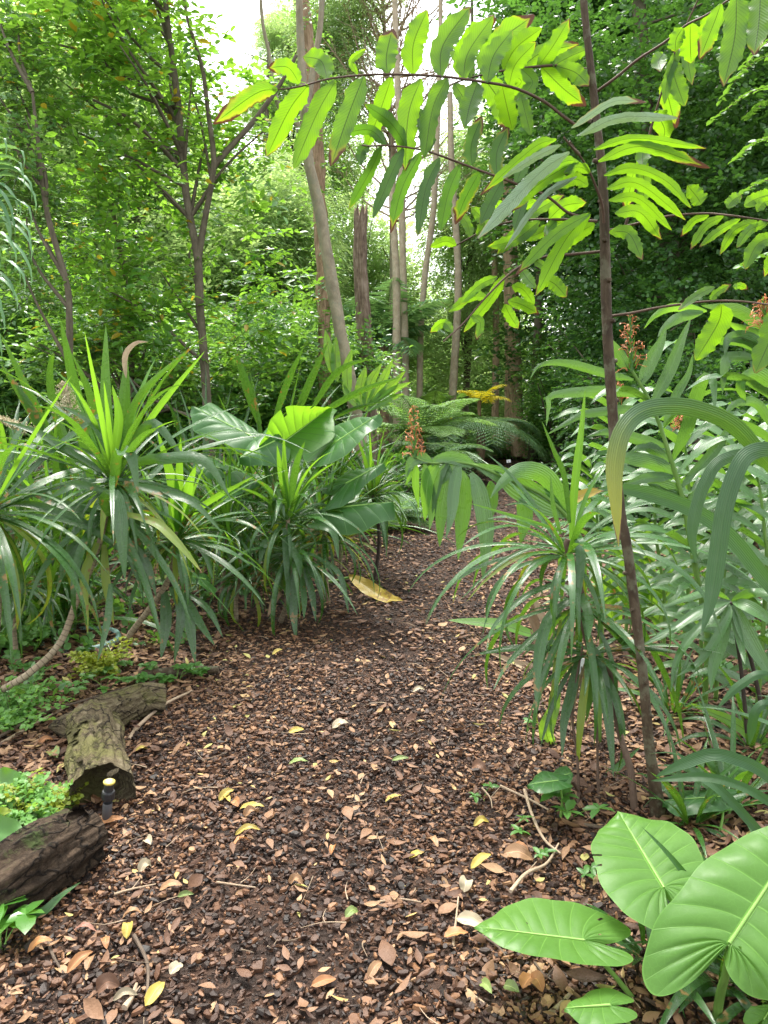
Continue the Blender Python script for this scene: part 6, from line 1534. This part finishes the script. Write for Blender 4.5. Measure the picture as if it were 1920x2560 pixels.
# notable fallen leaves, each where the photo shows it
FL = {'tan': (.42, .24, .12), 'orange': (.45, .20, .07), 'yellow': (.55, .42, .08), 'pink': (.42, .20, .14), 'green': (.22, .30, .08), 'pale': (.50, .42, .28), 'brown': (.20, .10, .055)}
FM = {k_: leaf_mat('dropped_leaf_' + k_, tuple(q * .45 for q in c_), tuple(q * .85 for q in c_), c_, tf=.15, style='leaflet', vein=tuple(min(1, q * 1.3) for q in c_), rough=.5, spots=.25) for k_, c_ in FL.items()}
fl = [(7, 465, 1900, .105, .035, 1.1, 'orange', 'large orange curled leaf, biggest near the bottom left'), (7, 525, 1900, .075, .03, 1.6, 'tan', 'tan leaf just right of the large orange one'), (7, 740, 1700, .075, .036, 1.75, 'yellow', 'yellowish oval leaf with brown spots above the bottom left'), (7, 838, 1340, .055, .04, .9, 'pale', 'rounded pale leaf below the sprinkler'),
      (7, 765, 1615, .07, .03, .3, 'tan', 'tan pointed leaf left of centre near the bottom'), (7, 495, 1715, .08, .025, 0., 'pink', 'pinkish flat leaf near the bottom left'), (7, 560, 1790, .085, .03, .2, 'brown', 'dull pink-brown curled leaf below the pinkish one'), (7, 610, 1780, .06, .028, -1.1, 'orange', 'small upright orange leaf by the dull curled one'),
      (7, 895, 2070, .10, .04, 1.25, 'yellow', 'yellow leaf with a stalk at the bottom edge'), (7, 625, 2050, .07, .05, .2, 'brown', 'broad brown ragged leaf near the bottom edge'), (7, 725, 2100, .075, .022, .3, 'pale', 'narrow grey-white leaf near the bottom edge'), (7, 235, 1820, .08, .03, .5, 'orange', 'glossy orange-brown leaf at the lower left'),
      (7, 1018, 1920, .05, .04, .9, 'pale', 'small pale crumpled leaf, bottom centre-left'), (7, 985, 1445, .09, .03, .05, 'tan', 'long tan leaf lying flat below the middle'), (7, 1070, 1490, .06, .022, .2, 'green', 'narrow grey-green leaf below the middle'), (7, 1310, 960, .07, .028, -1., 'yellow', 'yellow and orange pair-like leaf right of the sprinkler'),
      (7, 1360, 985, .06, .04, -1., 'orange', 'broad peach leaf right of the yellow one'), (7, 1440, 1040, .055, .035, .6, 'tan', 'rounded tan leaf on the open path'), (7, 1430, 1150, .11, .03, .3, 'yellow', 'yellow-edged pale leaf on the open path'), (7, 1390, 1210, .08, .028, .7, 'orange', 'orange leaf beneath the yellow-edged one'),
      (7, 315, 700, .09, .065, -.8, 'green', 'rounded yellow-green leaf on the litter left of the mossy log'), (7, 265, 630, .08, .03, .6, 'orange', 'upturned orange leaf left of the mossy log'), (7, 820, 685, .065, .02, .4, 'yellow', 'thin yellow sliver right of the mossy log'), (7, 865, 945, .07, .035, .1, 'tan', 'flat tan leaf right of the sprinkler'),
      (7, 630, 1075, .13, .035, .25, 'orange', 'long orange-brown leaf at the foot of the sprinkler'), (7, 1005, 320, .09, .035, .6, 'tan', 'tan leaf above the straight tan stalk'), (8, 105, 1400, .11, .035, .6, 'yellow', 'yellow-green folded leaf centre right of the path'), (8, 290, 1380, .12, .06, -.2, 'tan', 'big crumpled brown leaf right of the folded yellow one'),
      (8, 30, 1540, .06, .05, 1.2, 'pale', 'curled pale leaf left of the leftmost heart-shaped leaf'), (8, 300, 1340, .07, .03, -.5, 'orange', 'orange leaf under the bent twig'), (8, 255, 2100, .055, .035, -.7, 'green', 'little green leaf at the bottom, left of the smallest heart-shaped leaf'), (8, 335, 2060, .06, .045, .8, 'orange', 'shiny orange leaf at the bottom centre right'),
      (8, 380, 2080, .055, .045, -1., 'orange', 'second shiny orange leaf, right of the other at the bottom'), (8, 60, 1750, .12, .05, -.5, 'pale', 'broad pale curled leaf beside the tip of the left heart-shaped leaf'), (8, 130, 2100, .07, .03, -1.2, 'green', 'green leaf at the very bottom, centre right'), (8, 95, 960, .08, .05, -.6, 'brown', 'bluish dull leaf on the path right of centre'),
      (0, 735, 1570, .10, .05, .4, 'pale', 'crumpled cream leaf in the middle of the path'), (0, 545, 1760, .11, .035, .2, 'yellow', 'long yellow leaf in the middle left of the path'), (0, 490, 1735, .09, .04, .9, 'yellow', 'ragged yellow leaf up left of the long yellow one'), (0, 645, 1650, .10, .03, .2, 'green', 'shiny grey-green leaf right of the mossy log'),
      (0, 850, 1720, .08, .03, .3, 'yellow', 'yellow-brown leaf mid path right of the middle'), (0, 935, 1820, .09, .035, -1.1, 'tan', 'tan leaf hanging point-down mid right'), (0, 900, 1850, .07, .028, .4, 'yellow', 'yellow leaf left of the point-down tan one'), (0, 720, 1850, .06, .025, 1.3, 'orange', 'small orange leaf in the centre of the near path'),
      (0, 760, 1995, .06, .03, .7, 'green', 'yellow-green leaf near bottom middle'), (0, 1040, 1780, .08, .03, .4, 'yellow', 'yellow leaf left of the elephant ears'), (0, 865, 1640, .09, .025, .1, 'green', 'green leaf sliver crossing a twig mid path'), (0, 320, 1830, .07, .04, -.9, 'pale', 'pale rounded leaf right of the dark log'),
      (0, 640, 1925, .06, .03, -.3, 'tan', 'tan leaf in the near centre left'), (0, 810, 2120, .07, .03, .9, 'tan', 'tan leaf near bottom centre'), (0, 700, 2140, .08, .03, .2, 'orange', 'orange leaf at the bottom centre'), (0, 600, 1420, .09, .035, .7, 'yellow', 'yellowish leaf by the twig at middle left'),
      (0, 985, 2040, .09, .04, .3, 'orange', 'orange-tan leaf left of the leftmost heart leaf'), (0, 640, 1580, .09, .035, .2, 'yellow', 'yellow leaf right of the tan stalk end'), (0, 905, 1500, .09, .03, .4, 'pale', 'pale leaf before the right-hand cordyline tips')]
g = np.random.RandomState(81)
for (c, x, y, L, w, a, col, lab) in fl:
    p = G(c, x, y); p[2] = float(gz(p[0], p[1])) + .022
    u = V(math.cos(a), math.sin(a), g.uniform(-.1, .25))
    L *= .8; w *= .85
    mb = MB(); m_ = p + V(0, 0, g.uniform(.004, .02)); blade(mb, [p - u * L / 2, m_, p + u * L / 2], w, prof_lance, N=V(g.uniform(-.4, .4), g.uniform(-.7, .1), 1), fold=g.uniform(.2, .7), wave=.05, n=12, nw=5, seed=g.randint(1 << 30))
    tag(obj('dropped_leaf', mb, FM[col]), lab, 'fallen leaf', 'single leaves lying on the mulch')

# dry leaf heap under the right cordyline, blue-green basin rim, tags, flex
dh = thing('dead_strap_clump', G(8, 400, 420), 'heap of bleached dead strap leaves collapsed under the striped cordyline', 'dead leaves')
for pts, w in [([(600, 470), (450, 330), (370, 200), (380, 60)], 55), ([(620, 500), (500, 430), (360, 440), (140, 360)], 50), ([(500, 400), (400, 300), (330, 160)], 40), ([(560, 420), (420, 380), (350, 250)], 45), ([(480, 330), (380, 120), (420, 40)], 35), ([(740, 560), (730, 480), (760, 440)], 60), ([(660, 520), (740, 700), (800, 800)], 28)]:
    mb = MB(); blade(mb, Ws(8, pts, 3.9, 4.0), px(8, w, 3.9), prof_lance, face=.7, fold=.5, wave=.05, n=20, seed=g.randint(1 << 30)); obj('dead_leaf', mb, M_dry, dh)
bs = thing('basin', G(4, 500, 2000), 'dark sunken plastic basin with a pale blue-green curved rim behind the leaning cane', 'basin')
M_rim = plain_mat('blue_green_plastic', (.22, .36, .34), .35, n=.2)
c_ = G(4, 500, 1990); c_[2] = .0
mb = MB(); lathe(mb, c_, [(.20, .0), (.205, .035), (.215, .045), (.23, .045), (.235, .03), (.24, -.01)], seg=48); obj('rim', mb, M_rim, bs)
mb = MB(); lathe(mb, c_, [(.203, .03), (.19, .012), (0, .01)], seg=48); obj('bowl', mb, M_blackpl, bs)
def plant_tag(lab, c, x, y, d, w, h, ang, mat):
    p = W(c, x, y, d); gr = p * V(1, 1, 0) + V(0, 0, float(gz(p[0], p[1])))
    r_ = thing('plant_tag', gr, lab, 'plant label', 'plant name tags on stakes')
    mb = MB(); tube(mb, [gr, p], [.003], seg=6, n=4); obj('stake', mb, M_greypl, r_)
    X = V(math.cos(ang), 0, math.sin(ang)); Z = V(-math.sin(ang), 0, math.cos(ang)); Y = V(0, 1, 0)
    v = np.array([p + X * sx * w / 2 + Z * sz * h / 2 + Y * sy * .001 for sx in (-1, 1) for sy in (-1, 1) for sz in (-1, 1)])
    mb = MB(); mb.add(v, [(0, 1, 3, 2), (4, 6, 7, 5), (0, 4, 5, 1), (2, 3, 7, 6), (0, 2, 6, 4), (1, 5, 7, 3)]); obj('plate', mb, mat, r_, smooth=False)
M_white = plain_mat('white_label', (.75, .77, .8), .4, n=.05)
plant_tag('small tilted white tag among the gingers at the right edge', 6, 1555, 1500, 3.6, .02, .06, -.4, M_white)
plant_tag('tall narrow white tag on a stake under the striped cordyline crown', 8, 605, 430, 3.2, .018, .075, -.1, M_white)
plant_tag('tiny white tag low under the dark shrub at the far right bend', 6, 262, 868, 12.0, .07, .05, .1, M_white)

# ------------------------------------------------------------------ small green ground plants
def seedling(lab, p, h, n, ll, seed, name='seedling', cat='small plant', group=None, kind='wide', mat=None, sp=.9):
    g = np.random.RandomState(seed)
    p = np.array(p, float); p[2] = float(gz(p[0], p[1]))
    r_ = thing(name, p, lab, cat, group)
    st, lf = MB(), MB()
    tv, tf_, tuv = small_leaf(kind)
    for s_ in range(n):
        e = p + V(g.uniform(-1, 1) * h * sp, g.uniform(-1, 1) * h * sp, h * g.uniform(.5, 1))
        tube(st, [p + g.normal(0, .01, 3) * V(1, 1, 0), (p + e) / 2 + V(0, 0, h * .15), e], [.002, .001], seg=5, n=6)
        for q in range(5):
            az = q * 1.257 + g.uniform(-.3, .3) + s_
            X = nrm(V(math.cos(az), math.sin(az), g.uniform(-.1, .35))); Z = nrm(V(0, 0, 1) + g.normal(0, .2, 3)); Y = nrm(np.cross(Z, X)); Z = np.cross(X, Y)
            lf.inst(tv, tf_, (np.stack([X, Y, Z], -1) * ll * g.uniform(.6, 1.1))[None], e[None], uv=tuv, rnd=g.rand(1))
    obj('stems', st, M_greenstem, r_); obj('leaves', lf, mat or M_seed, r_)
SD = [(7, 620, 320, 'pale-veined seedling touching the back of the mossy log near its fork end'), (7, 420, 370, 'glossy seedling behind the fork of the mossy log, left of the middle'), (7, 270, 230, 'tall seedling clump crossed by the leaning cane'), (7, 700, 200, 'seedling behind the fork, right under the hanging dark leaves'),
      (7, 860, 210, 'seedling at the left end of the fallen branch'), (7, 1140, 215, 'seedling sprouting in front of the fallen branch'), (7, 1020, 245, 'small seedling just left of the one before the fallen branch'), (7, 930, 270, 'lone two-leaf seedling above the log fork tip'), (7, 520, 110, 'seedling clump under the basin rim'),
      (7, 130, 110, 'seedling clump at the upper left of the bed'), (7, 560, 260, 'low seedling patch between basin and mossy log'), (7, 790, 280, 'low trailing seedling behind the log fork')]
for i, (c, x, y, lab) in enumerate(SD):
    seedling(lab, G(c, x, y), g.uniform(.05, .11), 4, .055, 400 + i, group='seedlings behind the mossy log', kind='wide')
for i, (x, y, lab) in enumerate([(550, 1200, 'bright green sprig at the foot of the young elephant ear'), (260, 1230, 'faint three-leaf sprig on the mulch left of the young elephant ear'), (110, 1080, 'tiny sprig alone on the mulch right of the path'), (610, 1470, 'thin-leaved sprig left of the upper heart-shaped leaf'), (440, 1370, 'tiny sprig beside the bent twig'), (330, 740, 'tiny sprig below the drooping cordyline tips')]):
    seedling(lab, G(8, x, y), .05 if i else .09, 2 + (i == 0) * 2, .04 + (i == 0) * .03, 430 + i, kind='oval', group='sprigs on the right of the path')
# maidenhair ferns
def maiden(lab, p, seed, n=14, L=.16, gold=False):
    g = np.random.RandomState(seed); p = np.array(p, float); p[2] = float(gz(p[0], p[1]))
    r_ = thing('maidenhair_fern', p, lab, 'fern'); lf, st = MB(), MB()
    for i in range(n):
        P = arch_pts(p, g.uniform(0, 6.28), g.uniform(.6, 1.3), L * g.uniform(.7, 1.2), g.uniform(.6, 1.6), 5)
        Q = spline(P, 9); T = nrm(np.gradient(Q, axis=0))
        tube(st, P, [.0012, .0006], seg=4, n=8)
        for j in range(2, 9):
            for sg_ in (-1, 1):
                X = nrm(nrm(np.cross(T[j], V(0, 0, 1))) * sg_ + T[j] * .5); e = Q[j] + X * L * .28
                tv, tf_, tuv = small_leaf('wide')
                k = 5; s_ = np.linspace(.2, 1, k)[:, None]
                pos = Q[j] + (e - Q[j]) * s_
                Xa = nrm(X + g.normal(0, .5, (k, 3))); Z = nrm(V(0, 0, 1) + g.normal(0, .4, (k, 3))); Y = nrm(np.cross(Z, Xa)); Z = np.cross(Xa, Y)
                lf.inst(tv, tf_, np.stack([Xa, Y * 1.4, Z], -1) * L * .11, pos, uv=tuv, rnd=g.rand(k))
    obj('stems', st, M_darkcane, r_); obj('leaves', lf, M_palmy2 if gold else M_fern, r_)
M_palmy2 = leaf_mat('yellow_green_fern', (.16, .24, .02), (.30, .34, .03), (.4, .45, .03), tf=.4, style='tree', rough=.5)
maiden('maidenhair fern with bright fine leaflets at the left edge above the mossy log', G(7, 60, 500), 1, 16, .22)
maiden('yellowing maidenhair fern between the two logs', G(7, 220, 1010), 2, 14, .16, True)
maiden('green maidenhair fern tucked behind the dark log', G(7, 110, 1080), 3, 16, .18)
maiden('maidenhair fern low at the left edge beneath the leaning cane', G(7, 60, 60), 4, 18, .28)
maiden('maidenhair fern under the hanging blotched leaves at the left edge', G(4, 60, 1990), 5, 18, .3)
maiden('small maidenhair fern right of the leaning cane foot', G(7, 590, 190), 6, 12, .2, True)
# lobed leaves coming in at the left edge
ll_ = thing('lobed_leaf_plant', V(-1.45, 2.3, 0), 'plant at the left edge with wavy lobed lime leaves beside the dark log', 'plant')
def simple(root, c, pts, w, mat, d, **kw):
    mb = MB(); blade(mb, Ws(c, pts, d, d - .03), px(c, w, d), prof_lance, face=.8, fold=.25, wave=.10, wf=2, n=24, nw=9, seed=kw.pop('seed', 3), **kw); obj('leaf', mb, mat, root)
simple(ll_, 7, [(-120, 830), (0, 810), (90, 820), (175, 860)], 150, M_tleft, 2.6, rag=.1, seed=1)
simple(ll_, 7, [(-160, 1120), (-40, 1100), (60, 1120), (160, 1195)], 190, M_seed, 2.15, rag=.15, seed=2)
simple(ll_, 7, [(-140, 1230), (-40, 1240), (60, 1260)], 90, M_palmy2, 2.15, rag=.1, seed=3)
simple(ll_, 7, [(-100, 1310), (0, 1300), (70, 1275), (135, 1290)], 60, M_seed, 2.1, seed=4)
simple(ll_, 7, [(-60, 1500), (0, 1420), (40, 1390), (70, 1375)], 60, M_seed, 2.0, seed=5)
simple(ll_, 7, [(-100, 1030), (0, 1000), (70, 985)], 80, M_palmy2, 2.3, rag=.1, seed=6)
for z in (W(7, -120, 830, 2.6), W(7, -160, 1120, 2.15), W(7, -140, 1230, 2.15), W(7, -100, 1310, 2.1), W(7, -60, 1500, 2.0), W(7, -100, 1030, 2.3)):
    petiole(ll_, [V(-1.45, 2.3, 0), (V(-1.45, 2.3, 0) + z) / 2 + V(0, 0, .08), z], [.005, .003])
seedling('glossy rounded-leaved plant at the left edge near the bottom', G(7, 30, 1790), .10, 5, .075, 451, kind='wide', mat=M_tleft, name='young_shrub', cat='small plant')
bl = thing('cut_strap_leaf', G(7, 250, 1610), 'torn grey-green strap leaf lying on the mulch below the dark log', 'leaf')
mb = MB(); blade(mb, [G(7, *q) + V(0, 0, z) for q, z in (((40, 1560), .05), ((150, 1610), .03), ((250, 1625), .03), ((350, 1570), .05), ((470, 1520), .07))], .03, prof_strap, N=V(.1, -.6, 1), fold=.4, n=24, wave=.05, seed=2); obj('blade', mb, M_ginger, bl)
# grassy undergrowth under the right-hand plants
for i, (x, y, n, L, lab) in enumerate([(1290, 2000, 26, .30, 'low strap-leaved tuft behind the stalks of the big heart-shaped leaves'), (950, 1900, 18, .26, 'thin strap-leaved tuft between the two left heart-shaped leaves'), (1480, 2100, 26, .34, 'dark strap tuft in the bottom right corner'), (1150, 1250, 20, .34, 'narrow tuft right of the red-brown stem foot'),
                                    (1350, 1150, 24, .4, 'narrow tuft above the big heart-shaped leaf at the right'), (1060, 700, 26, .42, 'fine upright tuft of cordyline shoots right of the red-brown stem'), (1450, 900, 22, .4, 'loose tuft at the right edge under the palm grass')]):
    g2 = np.random.RandomState(500 + i); p = G(8, x, y); p[2] = float(gz(p[0], p[1]))
    r_ = thing('strap_tuft', p, lab, 'plant', None); m_ = MB(); rosette(r_, g2, p + V(0, 0, .04), n, L, .022, STRAPS, elr=(1.4, .2), bend=(.3, 1.3), merged=m_); obj('leaves', m_, M_strap, r_)
# green undergrowth carpets: low seedlings under the beds
g = np.random.RandomState(91)
C = []
while len(C) < 2600:
    y = g.uniform(3.2, 17); x = g.uniform(-1, 1) * (.6 * y + .5)
    off = x - float(PATHX(y))
    lim_l = -1.25 if y > 4.2 else -1.6
    if (off < lim_l or off > 1.35 + (y < 5) * .5) and g.rand() < .9: C.append((x, y))
C = np.array(C); C3 = np.column_stack([C, gz(C[:, 0], C[:, 1]) + .01])
uc, ut = MB(), MB()
D = g.normal(0, .8, (len(C), 3)) + V(0, 0, 1.1)
sprays(uc, ut, g, C3, D, .06, per=7, length=.16, kind='wide', droop=.3)
obj_u = obj('undergrowth', uc, M_tmid); tag(obj_u, 'low leafy undergrowth covering the soil of both beds', 'undergrowth', kind='stuff')
